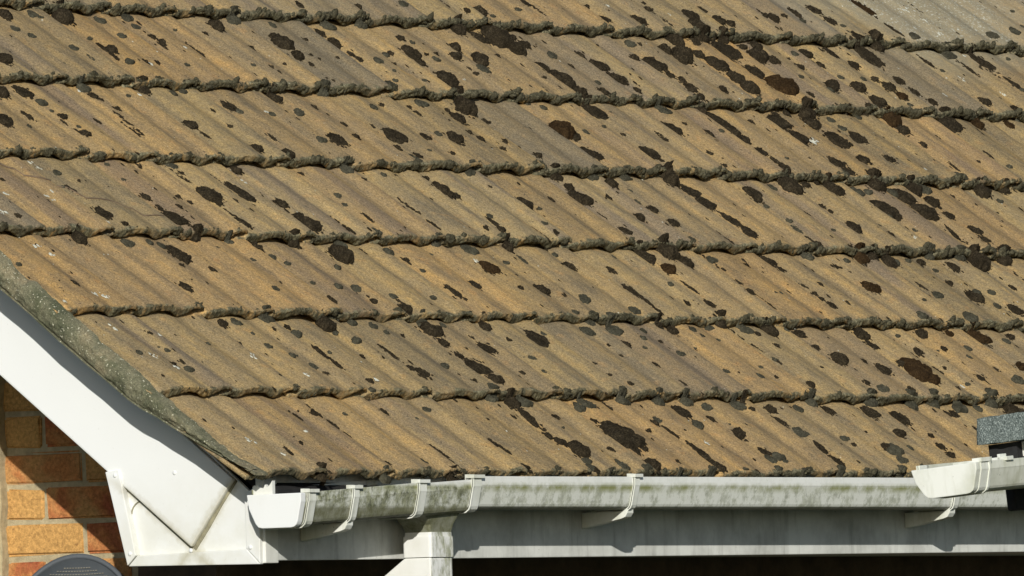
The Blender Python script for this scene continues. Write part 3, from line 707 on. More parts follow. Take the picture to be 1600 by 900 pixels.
# ------------------------------------------------------------------ moss cushions and lichen on the tiles
# across mm, up-slope mm, length mm, width mm + kind (B dark moss, R rusty moss, G grey lichen, W white lichen)
MOSS = "824,1722,37,37,134B 802,1669,27,27,83G 822,1636,22,26,81G 583,1519,38,40,148B 1054,1732,57,57,177B 947,1737,34,34,84G 957,1722,15,18,54G 933,1596,30,30,51G 944,1556,42,12,17G 1069,1590,27,27,103B 1192,1660,19,20,74G 1073,1539,23,25,87G 1052,1643,13,14,47G 1192,1726,27,27,63G 1310,1741,32,33,121G 1302,1706,27,27,40G 1308,1659,17,17,52B 1312,1634,19,20,74B 1441,1697,11,12,40G 1610,1711,39,39,149B 1547,1688,12,12,47B 1654,1630,13,14,47B 1559,1549,14,14,54G 1720,1745,42,45,161G 1301,1621,23,9,15B 1138,1541,12,12,38B 1189,1546,10,10,19B 1295,1540,17,17,52G 454,1411,44,44,155B 558,1424,47,47,56B 567,1377,30,30,113G 574,1317,19,21,74B 565,1345,12,12,46G 447,1317,34,15,21B 325,1292,47,47,105B 393,1271,14,15,54G 579,1275,13,13,50G 572,1246,23,24,87B 810,1419,22,22,58B 820,1402,8,9,27B 829,1362,13,14,47B 948,1424,12,14,40G 1043,1457,37,37,95B 1131,1437,23,23,92G 1191,1455,22,26,81G 1038,1305,32,32,109B 1045,1266,26,13,18B 1297,1398,44,44,42B 1305,1372,23,23,92G 1200,1371,8,9,27B 1189,1305,11,11,40B 808,1342,30,11,15B 800,1273,30,9,15B 803,1306,23,11,15B 809,1450,34,34,134G 805,1586,26,9,15G 808,1517,23,11,15G 1054,1602,38,12,17B 1052,1564,26,11,15B 693,1309,19,9,15B 556,1298,19,7,15B 559,1257,21,7,15B 955,1711,12,14,15W 930,1641,12,12,15W 1155,1537,12,12,15W 1372,1614,7,7,15W 794,1444,8,9,15W 988,1427,8,8,15W 1801,1656,67,67,168B 1792,1597,34,34,134B 2036,1802,30,30,51B 2278,1808,20,20,81B 2464,1818,26,28,101G 2703,1803,20,20,81B 2770,1812,40,40,125B 2797,1792,15,19,54G 2724,1705,81,81,250B 2672,1720,50,50,93B 2605,1742,46,50,174B 2029,1672,34,34,104B 2033,1718,30,30,51B 2037,1626,20,20,42B 2039,1601,17,17,52B 1928,1680,13,13,42B 1841,1598,11,12,40B 1852,1582,9,10,34B 1945,1596,12,14,40B 1931,1578,13,13,42G 2091,1586,29,29,98G 2177,1626,21,22,81G 2197,1629,15,18,54B 2292,1639,50,50,115B 2279,1597,27,27,83B 2324,1698,19,20,74B 2343,1678,17,17,67G 2381,1631,11,12,40B 2345,1604,22,22,78G 2490,1660,30,30,113B 2450,1623,29,29,114B 2539,1616,50,50,176B 2487,1566,40,40,84G 2632,1636,13,13,42B 2337,1627,9,10,34B 2154,1581,9,11,34B 2098,1542,13,14,47G 2058,1504,15,16,54G 2186,1513,14,16,47G 2443,1551,11,13,38B 2444,1575,7,8,24B 2288,1521,60,60,147B 2270,1475,32,33,121B 2234,1413,64,64,255B 1792,1513,38,18,25B 1800,1493,13,13,42B 1535,1445,37,37,95B 1802,1563,20,20,42B 1546,1379,29,29,114G 1865,1406,25,26,101G 1933,1431,13,14,47B 1428,1369,20,20,81G 1631,1402,10,10,31B 1669,1338,12,12,38B 2172,1379,40,40,105B 2176,1418,14,14,54B 2040,1427,10,10,40B 2039,1399,17,17,21B 1778,1334,13,13,34B 1976,1293,23,23,92G 2043,1288,44,44,116B 2119,1308,14,14,54B 2134,1282,17,17,67B 1799,1285,67,67,99B 1549,1264,50,50,68B 1465,1249,28,30,107G 1633,1274,18,18,47B 1928,1290,34,34,35B 1298,1264,38,18,25B 2217,1273,14,14,54B 2281,1375,20,20,15B 2088,1433,32,33,121G 2013,1483,38,40,148G 1736,1464,34,34,134G 2224,1749,34,34,134G 2085,1740,44,44,116G 1851,1728,27,27,83G 2081,1429,11,11,40B 1691,1559,11,13,40B 1611,1536,9,10,34B 1612,1515,10,10,40B 1425,1379,11,11,15W 2348,1517,11,12,15W 2393,1821,8,9,15W 3630,1769,67,67,168B 3675,1834,50,50,115B 3782,1823,34,34,104B 3807,1806,22,26,81B 3420,1805,40,40,84B 3285,1807,30,30,20B 3534,1861,23,23,73B 3280,1863,13,13,50B 3031,1864,30,30,20B 2945,1827,17,19,60G 3550,1889,10,10,40B 3543,1815,19,9,15B 3784,1877,30,15,21B 4034,1862,15,16,54B 2738,1659,51,52,201B 2822,1695,27,27,83B 2867,1646,34,34,104G 2999,1655,30,30,51B 3033,1618,47,47,82B 3037,1560,44,44,71B 3216,1652,21,22,81B 3298,1726,30,36,107G 3283,1634,57,57,115B 3286,1586,27,27,63B 3415,1704,34,34,134B 3439,1669,60,60,227B 3492,1729,47,47,185B 3539,1689,34,34,104B 3589,1741,34,34,62B 3679,1708,81,81,119B 3714,1753,37,37,134B 3788,1735,23,28,81B 3839,1735,31,37,107B 3791,1690,53,56,201B 3551,1639,60,60,147B 3551,1582,50,50,136B 3546,1533,50,50,176B 3675,1613,54,54,126B 3428,1528,25,25,88B 2775,1601,40,40,84B 2773,1542,74,74,189B 2777,1485,36,38,134B 2704,1541,11,11,40B 2899,1605,13,13,34B 2923,1538,20,20,55G 2870,1480,27,27,83B 3046,1508,18,18,47B 3300,1561,23,23,73B 3291,1526,34,34,84B 3281,1487,24,25,94B 2789,1435,77,77,78B 2722,1355,15,16,54G 2783,1372,20,20,15B 2781,1336,29,29,32B 2528,1335,64,64,255R 2550,1313,30,36,107B 2615,1329,20,20,63G 3033,1368,57,57,63B 2930,1328,57,27,38B 3288,1408,87,42,59B 3284,1362,27,27,83B 3159,1352,29,29,57B 3214,1359,18,19,67G 3285,1333,27,27,83B 3425,1419,13,14,47B 3253,1448,34,34,134B 3329,1721,10,10,40B 3097,1384,10,10,31B 2552,1459,15,19,54G 2582,1436,21,22,81G 3087,1447,44,44,116G 2838,1426,14,14,54G 2846,1402,11,11,40G 2808,1727,23,28,81B 3357,1863,8,9,15W 3580,1832,8,8,15W 3825,1667,31,37,107B 3695,1542,74,74,230R 4046,1845,30,30,94B 4184,1880,42,21,29B 4168,1842,20,20,63G 4095,1851,14,14,54B 4289,1896,40,40,60B 4293,1847,37,37,48B 4311,1821,15,18,54G 4540,1921,76,30,42R 4537,1818,49,15,21B 4571,1782,28,30,107G 4948,1805,34,34,124G 5081,1829,37,37,95G 5209,1930,15,16,54G 5172,1866,15,19,54G 3962,1704,24,25,94G 4032,1716,37,37,115B 4035,1669,23,23,52B 3923,1651,27,27,63B 3842,1593,16,17,60G 4147,1721,47,47,56B 4178,1672,34,34,84B 4303,1722,125,60,84B 4377,1756,54,54,167B 3932,1558,40,41,161B 3906,1542,22,24,81G 4041,1610,20,20,63G 4048,1560,38,40,148B 4114,1595,20,20,63G 4182,1605,21,22,81B 4190,1567,40,40,105B 4191,1525,30,30,74R 4287,1604,37,37,73B 4288,1555,34,34,35B 4047,1496,44,44,116B 4297,1504,27,27,83B 4546,1516,34,34,84B 4544,1700,45,21,29B 4553,1661,17,19,60G 4802,1711,79,39,55B 4687,1740,47,47,105G 4691,1678,61,15,21B 4803,1615,57,21,29B 4801,1583,17,17,67G 4622,1478,23,28,81B 4629,1460,19,23,67G 4049,1439,51,52,201R 4047,1399,37,37,134B 4432,1445,40,40,125R 4297,1439,77,77,133B 4565,1440,30,30,94R 3701,1456,49,57,174B 3678,1416,40,40,125B 3565,1449,19,23,67B 3613,1454,17,21,60B 3878,1464,14,16,47B 3963,1465,19,23,67B 3539,1416,57,57,115B 3538,1350,57,57,63B 3790,1439,27,27,83G 3789,1402,27,27,83G 3688,1345,67,67,70B 3792,1354,54,54,80B 3794,1521,17,17,40B 3924,1689,10,10,40B 4180,1489,17,17,52G 3928,1455,21,22,81G 4944,1733,17,17,40G 4576,1623,22,24,15W 4573,1646,15,16,15W 4458,1682,15,15,15W 4356,1654,11,13,15W 4707,1917,27,27,15W 4748,1906,30,30,15W 4452,1916,15,18,15W 4711,1800,13,13,15W 4624,1825,13,13,15W 5222,1968,10,12,15W 5050,1898,17,17,15W 4752,1734,20,20,15W 4478,1661,12,12,15W 4538,1627,11,12,15W 4685,1559,12,12,15W 4403,1545,12,12,15W 3572,1332,21,22,15W 4389,1843,7,7,15W 4475,1815,8,8,15W 4862,1904,8,9,15W 4722,1858,13,13,15W 4832,1826,13,13,15W 320,1110,21,23,81G 352,1073,8,9,34B 74,1074,9,11,34B 284,1059,12,12,38G 299,1045,34,12,17B 297,948,44,44,42B -49,921,15,15,45B 314,898,14,14,54B 542,1022,25,25,56B 674,1029,11,13,40B 604,975,13,13,42B 687,1005,8,8,32B 793,1035,64,64,136B 792,1005,22,26,81B 932,1048,87,42,59B 858,1007,8,9,27B 542,931,54,54,80B 541,976,20,20,15B 790,922,42,21,29B 107,856,44,46,174B 424,810,60,60,102B 405,849,30,30,74G 293,858,34,34,104G 364,853,21,22,81G 597,838,14,14,54G 371,760,13,13,34B 464,745,15,15,45B 562,880,32,33,121B 685,872,23,28,81G 1043,1152,27,27,83B 806,1162,34,34,62G 560,1156,15,16,54G 684,1162,26,13,18B 803,1127,13,14,47B 548,1094,15,15,15G 623,1122,7,7,27B 794,1110,38,7,15B -216,761,13,14,47G 789,960,34,7,15B 173,1008,23,23,15W 288,1153,45,12,15W 205,1028,11,13,15W -62,832,17,17,15W -55,799,9,10,15W 36,1024,13,13,15W -74,940,23,23,15W 989,1090,11,13,15W 271,913,10,10,15W 1173,1209,29,32,107B 1290,1202,19,21,67G 1731,1225,15,15,57B 1848,1220,14,15,54G 1788,1204,23,23,52B 1939,1216,17,17,52R 1269,1192,33,37,121B 1465,1158,37,37,134G 1763,1192,37,37,95G 1957,1165,32,33,121G 1590,1142,19,20,74G 1752,1078,57,57,115B 1783,1066,22,26,81B 1300,1050,21,21,81G 1284,1014,17,17,64G 1301,956,32,15,21B 1041,1011,32,32,68B 1035,955,24,25,94B 1037,923,54,54,126B 1799,977,21,22,81G 1787,955,42,21,29B 1709,920,11,11,40B 1535,939,34,11,15B 1535,1007,23,7,15B 1046,822,57,58,228B 929,875,30,36,107B 752,840,34,41,121B 1241,833,30,30,113G 1263,899,29,32,107G 1469,872,27,28,107G 1583,856,44,44,116G 1290,815,15,15,57B 1568,781,50,50,93R 964,768,18,18,67G 802,787,16,17,60G 683,797,17,17,67G 785,817,20,20,42G 1168,851,19,7,15B 1423,843,10,12,34G 1296,770,20,20,15G 1089,861,37,37,134G 1482,1115,11,11,40B 1959,1102,8,8,32B 1284,1145,13,13,42B 1746,1132,14,14,54B 1561,814,11,12,15W 2534,1240,54,54,50B 2778,1248,57,57,115B 2787,1220,20,20,42B 3043,1260,17,17,40B 2861,1263,12,12,38G 3033,1206,13,13,50B 2184,1248,14,14,54B 2291,1223,20,20,81B 2219,1274,10,10,40B 2256,1183,26,31,94G 2300,1164,32,33,121B 2025,1041,50,50,93B 2055,1020,12,14,40G 2296,1116,27,28,107B 2284,1069,54,54,126B 2413,1078,13,13,34B 2543,1114,23,11,15G 2489,1053,26,12,17G 2530,1032,29,29,70B 2422,990,29,29,98B 2533,972,30,30,74B 2284,930,32,32,59B 1969,943,17,20,60G 1966,905,20,20,42B 1778,922,22,26,81B 2280,1000,26,7,15B 2482,1130,30,30,113B 2751,1154,64,64,255B 2793,1116,57,57,63B 2787,1066,54,54,80B 2795,992,72,36,50B 2796,938,50,50,68B 3049,1120,50,50,93B 2281,855,57,57,115B 2368,857,59,62,228B 2406,830,50,50,136B 2542,846,29,32,107G 2514,902,25,27,94G 1743,866,34,34,134B 1917,804,30,30,74B 1676,813,17,19,60G 2059,789,20,20,42B 2297,795,37,37,134R 1922,854,17,17,67G 1742,817,42,21,29G 2143,845,17,17,21G 2679,851,9,10,34B 2660,826,13,13,50B 2161,1064,13,13,20B 2451,1166,30,30,113G 2581,1163,29,32,107G 3800,1260,37,37,48B 3684,1256,34,34,62B 3545,1238,44,44,42B 3548,1199,30,30,20B 3287,1279,32,32,24B 3290,1231,38,19,27B 3334,1241,12,12,46G 4048,1335,21,21,81B 4047,1239,34,15,21B 4187,1261,12,12,47B 4290,1301,34,9,15B 4300,1244,19,21,67G 3230,1139,70,70,199B 3268,1196,34,34,134B 3322,1158,23,28,81B 3373,1163,19,23,67B 3427,1147,57,57,137B 3515,1190,29,32,107G 3523,1141,40,43,148G 3560,1136,27,28,107G 3617,1162,54,60,201B 3671,1139,40,43,148G 3776,1154,52,58,188B 3688,1118,57,57,115B 3790,1101,40,40,125B 3684,1050,67,67,168B 3526,1059,74,74,146B 3540,1027,25,27,94B 3497,1020,17,17,52G 3784,1041,32,32,68B 3802,973,40,40,60B 3791,933,30,30,51B 3684,955,72,21,29B 3284,974,47,47,105B 3400,945,20,20,42B 3179,960,13,15,47G 3030,961,42,21,29G 3042,996,20,20,81G 3027,917,26,11,15B 3279,1069,20,20,55B 3281,1045,18,18,59B 3167,1033,13,13,20B 3034,1061,17,17,67G 3037,1093,30,30,113B 3170,1146,27,28,107G 3822,1153,37,37,134G 4020,1193,36,38,134G 4066,1150,49,57,174B 4189,1165,26,31,94B 4089,1108,19,21,74G 4185,1165,23,28,81B 2778,849,44,44,71B 2785,813,20,20,42B 2958,866,34,34,104G 3027,895,19,23,67B 3145,882,10,12,34B 3182,866,17,21,60B 3184,866,47,47,146R 3298,859,50,50,93B 3231,867,26,31,94B 3306,853,34,34,134G 3367,854,20,20,81G 3431,857,24,29,87B 3482,877,34,34,134G 3547,840,37,37,48B 3612,875,35,42,121G 3668,855,70,70,277B 3801,873,44,48,161B 3767,891,23,23,92G 3098,847,21,22,81G 3041,832,20,20,15B 3444,821,17,17,31G 3928,1136,8,9,27B 3541,971,17,17,21G 3414,988,10,10,19G 3894,1214,15,15,15W 3571,1328,15,16,15W 3476,923,12,12,15W 4203,1213,8,9,15W 4238,1300,10,10,15W 290,680,30,30,51B 600,666,23,23,92G 667,701,12,12,38B -120,678,17,17,21B -172,429,17,18,67G -53,442,17,17,52G -63,368,25,25,80G -91,390,12,12,46B -54,399,12,12,26B 127,469,13,13,42G -36,509,8,10,30B 345,513,13,14,47G 339,461,22,22,66G 382,425,23,23,85G 532,528,27,28,107G 535,555,13,13,42B 253,472,14,14,54B 295,560,27,28,107B 343,560,34,34,62G 283,400,8,8,24G -62,459,7,7,27G 33,404,7,7,19G 456,537,8,8,16B 472,575,37,37,134G 702,667,8,8,16B -192,341,6,7,20B -87,643,17,17,15W -62,632,15,15,15W -230,612,8,9,15W -146,530,23,9,15W -137,417,23,23,15W -102,378,16,17,15W 232,418,20,20,15W -8,503,8,8,15W 860,683,22,22,87G 935,686,25,26,94G 797,707,13,13,42G 789,641,26,11,15B 936,631,15,15,57B 1041,657,23,23,52G 1040,626,30,12,17B 1185,651,17,18,67G 1301,678,49,24,34B 1306,646,7,8,27B 1423,710,34,34,62B 1582,697,12,12,46B 1669,695,37,37,95B 678,560,49,51,188B 681,531,14,14,54G 530,523,22,24,81G 710,494,25,27,94G 848,553,27,27,83G 863,526,18,18,67G 799,573,23,23,92G 1056,542,57,57,157B 1044,493,27,27,83B 1042,444,30,30,20B 1047,391,70,70,47B 1050,340,34,34,104B 1311,507,18,20,64B 1431,514,74,74,64B 1184,474,44,44,42B 1306,434,22,26,81G 1289,443,20,20,27G 1287,380,15,16,60G 1191,373,10,12,34B 954,333,10,12,34B 926,397,25,26,101G 802,365,37,37,48B 790,387,20,20,27B 789,451,61,13,18B 532,454,45,17,24B 532,408,42,13,18B 556,448,11,12,40G 423,390,29,29,57G 433,361,12,14,43B 412,434,14,16,47G 558,331,13,13,51B 664,436,9,9,33B 929,526,10,10,31B 1189,521,7,8,27B 1090,464,8,8,30B 1296,567,40,40,84B 1470,529,21,22,81G 992,438,10,10,19B 264,310,15,19,54G 530,298,17,17,52G 239,222,26,12,17B 340,219,15,15,57G 497,227,29,29,57B 686,248,22,26,81G 590,204,10,10,31G 249,182,26,12,17B 1042,222,87,36,50B 1050,279,44,44,116B 982,292,37,42,134G 1088,274,42,45,161G 1019,603,33,37,121B 1061,572,40,40,125G 1121,560,20,20,81G 338,347,11,12,15W 580,329,9,11,15W 2211,724,17,18,67G 1789,661,37,37,95G 1678,602,19,22,67G 1926,613,32,32,109G 2034,703,53,21,29B 2036,655,34,11,15B 2031,621,26,12,17B 2186,651,12,13,43B 2280,652,30,30,51B 2293,721,45,12,17B 2494,693,30,30,65B 2531,750,20,20,15B 2530,670,61,7,15B 2604,697,12,12,38G 2625,696,13,13,34G 1710,666,7,8,27B 1801,591,23,28,81G 1717,580,32,33,121G 1987,578,23,28,81B 2236,579,40,43,148B 2326,567,40,40,125G 1796,562,47,47,105G 1674,551,41,47,148G 1854,520,19,21,74G 2034,566,37,37,95B 1912,561,22,24,81G 2103,561,27,27,83G 2191,575,26,31,94G 2110,535,18,18,67G 2168,527,16,16,64G 2347,546,20,20,70B 2424,565,41,47,148B 2331,565,19,21,67G 2357,495,16,16,54B 2491,565,19,21,67G 1934,464,23,28,81G 1816,484,13,14,51G 1683,492,13,15,47B 1680,451,13,14,47B 1777,506,23,23,52B 2032,493,11,12,40G 1925,517,10,10,40B 1630,460,7,7,15B 1780,419,13,13,42B 1533,371,12,12,46B 1536,419,15,15,28B 1556,329,18,20,64B 1288,381,15,15,57G 2182,408,18,19,74G 2112,360,25,25,88G 2026,394,21,22,81G 2059,382,9,11,34B 2186,365,15,16,60B 2289,489,42,11,15B 2293,443,30,15,21B 1785,343,19,9,15B 1965,291,19,23,67B 1933,277,40,43,148G 2047,261,30,30,113B 1963,256,14,14,54B 1802,270,29,32,107G 1677,250,44,44,71B 1742,212,20,20,42B 1292,262,34,34,134G 1140,218,15,15,45B 1286,212,15,15,45B 1493,192,20,20,63B 1680,204,30,30,51G 2036,215,38,15,21B 1623,284,40,43,148G 1481,284,40,43,148G 1327,272,40,40,125G 1732,283,37,37,134G 3052,733,44,44,116R 2783,741,17,17,21B 2783,707,15,15,57B 2785,686,13,13,34B 2788,657,22,22,36B 2846,740,13,13,42B 2849,658,8,9,34B 3300,708,27,30,101G 3291,751,26,13,18B 3203,681,12,14,40G 3443,697,47,47,105B 3552,725,22,23,87G 3471,716,23,23,92G 3473,654,22,22,87G 3551,649,40,40,60B 3683,752,17,17,21B 3430,765,17,17,67B 3090,605,33,37,121G 3302,609,40,43,148G 2543,559,27,27,103B 2794,556,40,41,161B 2788,517,34,34,35B 2552,446,44,44,155B 2537,504,17,17,64B 2359,496,16,16,54B 2646,440,16,16,42B 2683,407,44,44,71B 2812,400,87,87,189R 2799,435,23,28,81B 2821,362,44,44,155R 3049,561,34,34,134B 3180,570,27,28,107R 3291,556,60,60,102R 3175,508,27,27,83G 3059,499,18,19,74B 2938,488,30,30,51B 3367,532,25,26,101G 3432,562,21,22,81B 3037,499,12,12,38G 3110,460,20,20,55G 3291,427,32,33,121R 3192,368,37,37,134G 3050,376,30,30,20B 3176,417,20,20,15B 2948,344,15,19,54G 2562,320,30,33,114G 2544,352,20,20,27B 2684,322,23,23,52B 2290,336,22,22,87B 2187,365,15,15,57B 2437,413,10,12,38B 2292,445,20,20,42G 2951,416,8,10,30B 3060,441,15,7,15B 2876,322,11,11,40B 2538,231,50,50,93B 2441,252,50,50,68B 2286,262,34,34,62B 2169,269,29,32,107G 2049,261,21,22,81G 2793,256,23,23,52B 3049,261,57,57,157B 2835,273,46,50,174G 2986,293,44,46,174G 2480,287,44,46,174G 2654,291,50,50,176G 2743,290,44,48,161G 2235,285,40,41,161G 2029,214,42,18,25B 2927,281,30,30,74G 2944,556,13,14,47G 2929,339,13,13,15W 339,219,13,14,51G 228,222,17,17,40B 243,178,26,13,18B 249,137,19,9,15B 49,111,8,8,30B -49,74,23,9,15B -12,-2,29,32,107B 530,298,15,19,54G -141,110,19,23,15W -71,67,8,9,15W 109,151,10,10,15W 592,206,10,10,31G 743,179,8,9,30B 781,122,23,11,15B 786,88,34,9,15B 528,85,45,11,15B 522,33,34,9,15B 411,37,23,23,28G 471,-10,34,34,84B 769,18,30,30,51B 1024,146,27,27,63B 1038,122,30,30,74B 1054,83,50,50,157B 1037,43,27,27,83G 1027,12,20,20,63B 1144,219,13,13,50B 971,215,7,8,27B 1021,18,27,28,107G 1077,-9,27,27,103G 1109,173,8,8,24G 267,30,20,20,42B 222,-7,30,30,113G 322,47,11,13,15W 1301,143,101,101,136B 1333,123,36,38,134B 1289,99,53,27,38B 1317,88,15,18,54B 1191,91,11,13,38B 1266,24,40,41,161B 1541,218,27,27,28G 1531,170,42,17,24B 1442,170,10,11,34B 1667,193,32,32,109G 1782,157,37,38,148B 1792,85,34,34,35B 1809,59,33,37,121G 1775,54,37,37,95G 1814,42,15,19,54G 1538,109,34,17,24B 1534,72,57,27,38B 1525,23,40,40,84B 1647,0,9,10,30B 2034,208,34,15,21B 2045,168,44,44,71G 2042,104,57,27,38B 1801,199,8,8,16G 1372,34,9,11,34B 1349,-8,30,30,51G 1470,-1,34,34,62G 1599,-10,37,37,48G 1733,0,27,27,83G 1141,19,37,37,95G 1022,18,30,30,94G 1219,6,27,27,103G 1841,-10,37,37,48G 1593,114,18,18,15W 2035,45,49,24,34B 2186,141,25,27,94G 2187,114,15,16,54B 2437,162,30,33,114B 2311,87,50,55,188G 2297,49,31,37,107G 2302,102,27,28,107B 2392,97,20,20,81G 2546,112,23,23,52B 2539,78,23,23,73B 2561,156,12,12,46B 2308,167,8,9,34B 1984,-1,34,34,134G 2090,-15,37,37,134G 2232,-1,37,37,134G 2337,23,14,14,54G 1840,-14,34,34,104G 2096,33,7,7,21B 2776,262,17,17,21B 2795,256,17,17,52B 2799,191,15,7,15B"
def cushion(x, s, ln, wd, ht, kind, q):
    big = ln > 0.030 or wd > 0.030
    nr, nt = (12, 44) if big else (7, 24)
    skew = rnd.gauss(0, 0.10)
    a, b = wd * (0.46 if kind == 'G' else 0.40), ln * (0.46 if kind == 'G' else 0.49)
    th = np.linspace(0, 2 * np.pi, nt, endpoint=False)
    rr = np.linspace(0, 1, nr + 1)[1:]
    TH, RR = np.meshgrid(th, rr)
    TH = TH.ravel(); RR = RR.ravel()
    wob = 1 + 0.16 * noise3(np.stack([np.cos(TH) * 1.3, np.sin(TH) * 1.3, TH * 0 + q * 3.7], 1), 81) + 0.15 * noise3(np.stack([np.cos(TH) * 4.2, np.sin(TH) * 4.2, TH * 0 + q * 5.1], 1), 82) + 0.11 * noise3(np.stack([np.cos(TH) * 11, np.sin(TH) * 11, TH * 0 + q * 2.3], 1), 86)
    # fatter at the lower end, tailing out up the slope
    sy = np.sin(TH)
    ax = a * (1 - 0.34 * sy)
    lx = RR * wob * ax * np.cos(TH)
    ly = RR * wob * b * np.where(sy > 0, 1.18, 0.95) * sy
    lx = lx + skew * ly
    lx = np.concatenate([[0], lx]); ly = np.concatenate([[0], ly]); R0 = np.concatenate([[0], RR])
    base = surf(x + lx, np.maximum(s + ly, -0.001))
    if kind == 'G': ht *= 0.62
    dome = np.sqrt(np.clip(1 - R0 ** 2.4, 0, 1)) * ht
    P3 = np.stack([(x + lx), (s + ly), dome], 1)
    dome = dome * (1 + 0.30 * noise3(P3 * 95, 83)) + (1 - R0 ** 6) * 0.0019 * noise3(P3 * 300, 84) + (1 - R0 ** 8) * 0.0012 * noise3(P3 * 620, 85)
    out = base + dome
    out[R0 > 0.999] -= 0.003
    c = float(surf(np.array([x]), np.array([max(s, 0)]))[0])
    V = np.stack([lx, ly, out - c], 1)
    F = [(0, 1 + i, 1 + (i + 1) % nt) for i in range(nt)]
    for r in range(nr - 1):
        o = 1 + r * nt
        F += [(o + i, o + nt + i, o + nt + (i + 1) % nt, o + (i + 1) % nt) for i in range(nt)]
    return V, F, c
recs = []
WC = []
for q, e in enumerate(MOSS.split()):
    kind = e[-1]
    x, s, ln, wd, ht = (int(v) / 1000 for v in e[:-1].split(','))
    ht /= 10
    if kind == 'W':
        for _ in range(int(4 + 900 * (ln + wd) / 2 * 0.25)):
            a_, r_ = rnd.uniform(0, 6.28), math.sqrt(rnd.random())
            xx, ss = x + math.cos(a_) * r_ * wd * .6, s + math.sin(a_) * r_ * ln * .6
            WC.append(((xx, ss, float(surf(np.array([xx]), np.array([max(ss, 0)]))[0])), rnd.uniform(0.0012, 0.0036), (rnd.uniform(.8, 1.6), rnd.uniform(.8, 2.0), 0.25)))
        continue
    recs.append((ln * wd, x, s, ln, wd, ht, kind, q))
recs.sort(reverse=True)
count = {}
TUFT = []
rest = {}
NAMES = {'B': ('moss_cushion', M_MOSS), 'R': ('moss_cushion', M_RED), 'G': ('lichen_patch', M_LICH), 'W': ('white_lichen', M_WHITE)}
for ar, x, s, ln, wd, ht, kind, q in recs:
    nm, mt = NAMES[kind]
    V, F, c = cushion(x, s, ln, wd, ht, kind, q)
    if kind != 'G':
        for _ in range(int(4 + 260 * (ln + wd) / 2)):          # loose tufts round the rim
            a_ = rnd.choice((1.57, -1.57, rnd.uniform(0, 6.28))) + rnd.gauss(0, 0.5)
            r_ = 0.5 * rnd.uniform(0.86, 1.28)
            TUFT.append((x + math.cos(a_) * wd * r_, s + math.sin(a_) * ln * r_, rnd.uniform(0.0012, 0.0034)))
    count[nm] = count.get(nm, 0) + 1
    if count[nm] <= 290:
        o = link(nm, fast_mesh(nm, V, F, {}), mt, roof)
        on_roof(o, x, s, c)
    else:
        rest.setdefault(nm, []).append((V + np.array([x, s, c]), F))
for q in range(420):
    x = rnd.uniform(-0.27, 5.6); s = rnd.uniform(0.03, 2.2)
    WC.append(((x, s, float(surf(np.array([x]), np.array([s]))[0])), rnd.uniform(0.0008, 0.002), (1, 1.4, 0.3)))
LV, LF_ = lump_mesh([c[0] for c in WC], [c[1] for c in WC], [c[2] for c in WC], 8, 7, 5)
wl = link('white_lichen', fast_mesh('white_lichen', LV, LF_, {}), M_WHITE, roof)
on_roof(wl, 0, 0, 0)
tag(wl, kind='stuff')
# crumbs of moss scattered over the tiles, too small to count
crumbs = []
for x, s, r in TUFT:
    z = float(surf(np.array([x]), np.array([max(s, 0)]))[0])
    crumbs.append(((x, s, z), r, (rnd.uniform(.8, 1.3), rnd.uniform(1.0, 2.2), 0.55)))
for q in range(3600):
    x = rnd.uniform(-0.2, 5.6); s = rnd.uniform(0.03, 2.2)
    if rnd.random() < 0.35: x = round(x / W) * W + rnd.uniform(0.002, 0.010)
    if rnd.random() > 0.30 + 0.12 * x: continue
    z = float(surf(np.array([x]), np.array([s]))[0])
    r = rnd.uniform(0.0010, 0.0034)
    crumbs.append(((x, s, z), r, (1.0, rnd.uniform(1.0, 3.2), 0.5)))
# strings of moss along the side joints and troughs
for q in range(230):
    x = rnd.uniform(0.2, 5.4); s = rnd.uniform(0.05, 2.1)
    if rnd.random() > 0.12 + 0.17 * x * (0.6 + 0.25 * s): continue
    x = math.floor(x / W) * W + rnd.choice((0.004, 0.006, 0.036, 0.168))
    n_ = rnd.randint(4, 12)
    for i in range(n_):
        ss = s + i * 0.0075 + rnd.gauss(0, 0.002); xx = x + rnd.gauss(0, 0.0022)
        z = float(surf(np.array([xx]), np.array([max(ss, 0)]))[0])
        crumbs.append(((xx, ss, z), rnd.uniform(0.0022, 0.0052) * (1 - 0.4 * i / n_), (1.0, rnd.uniform(1.2, 2.0), 0.7)))
CV, CF_ = lump_mesh([c[0] for c in crumbs], [c[1] for c in crumbs], [c[2] for c in crumbs], 5, 7, 5)
AV, AF, off = [CV], list(CF_), len(CV)
for lst in rest.values():
    for V, F in lst:
        AV.append(V); AF += [tuple(i + off for i in f) for f in F]; off += len(V)
mr = link('moss', fast_mesh('moss', np.concatenate(AV), AF, {}), M_MOSS, roof)
on_roof(mr, 0, 0, 0)
tag(mr, kind='stuff')
# dry creeper stem lying across the tiles on the left
CRP = [(0.152, 1.145), (0.185, 1.127), (0.187, 1.099), (0.219, 1.081), (0.291, 1.054), (0.305, 1.008), (0.367, 0.994), (0.431, 0.971), (0.435, 0.94), (0.512, 0.928)]
cv, cf = [], []
pp = []
for (a_, b_) in zip(CRP[:-1], CRP[1:]):
    for t_ in np.linspace(0, 1, 8, endpoint=False):
        pp.append((a_[0] + (b_[0] - a_[0]) * t_, a_[1] + (b_[1] - a_[1]) * t_))
for i, (x_, s_) in enumerate(pp):
    r_ = 0.0026 * (1 - 0.5 * i / len(pp))
    z_ = float(surf(np.array([x_]), np.array([s_]))[0]) + r_ * 0.5
    for q_ in range(6):
        an = q_ * math.pi / 3
        cv.append((x_ + r_ * 0.3 * math.cos(an), s_ + r_ * 1.2 * math.cos(an), z_ + r_ * 0.6 * math.sin(an)))
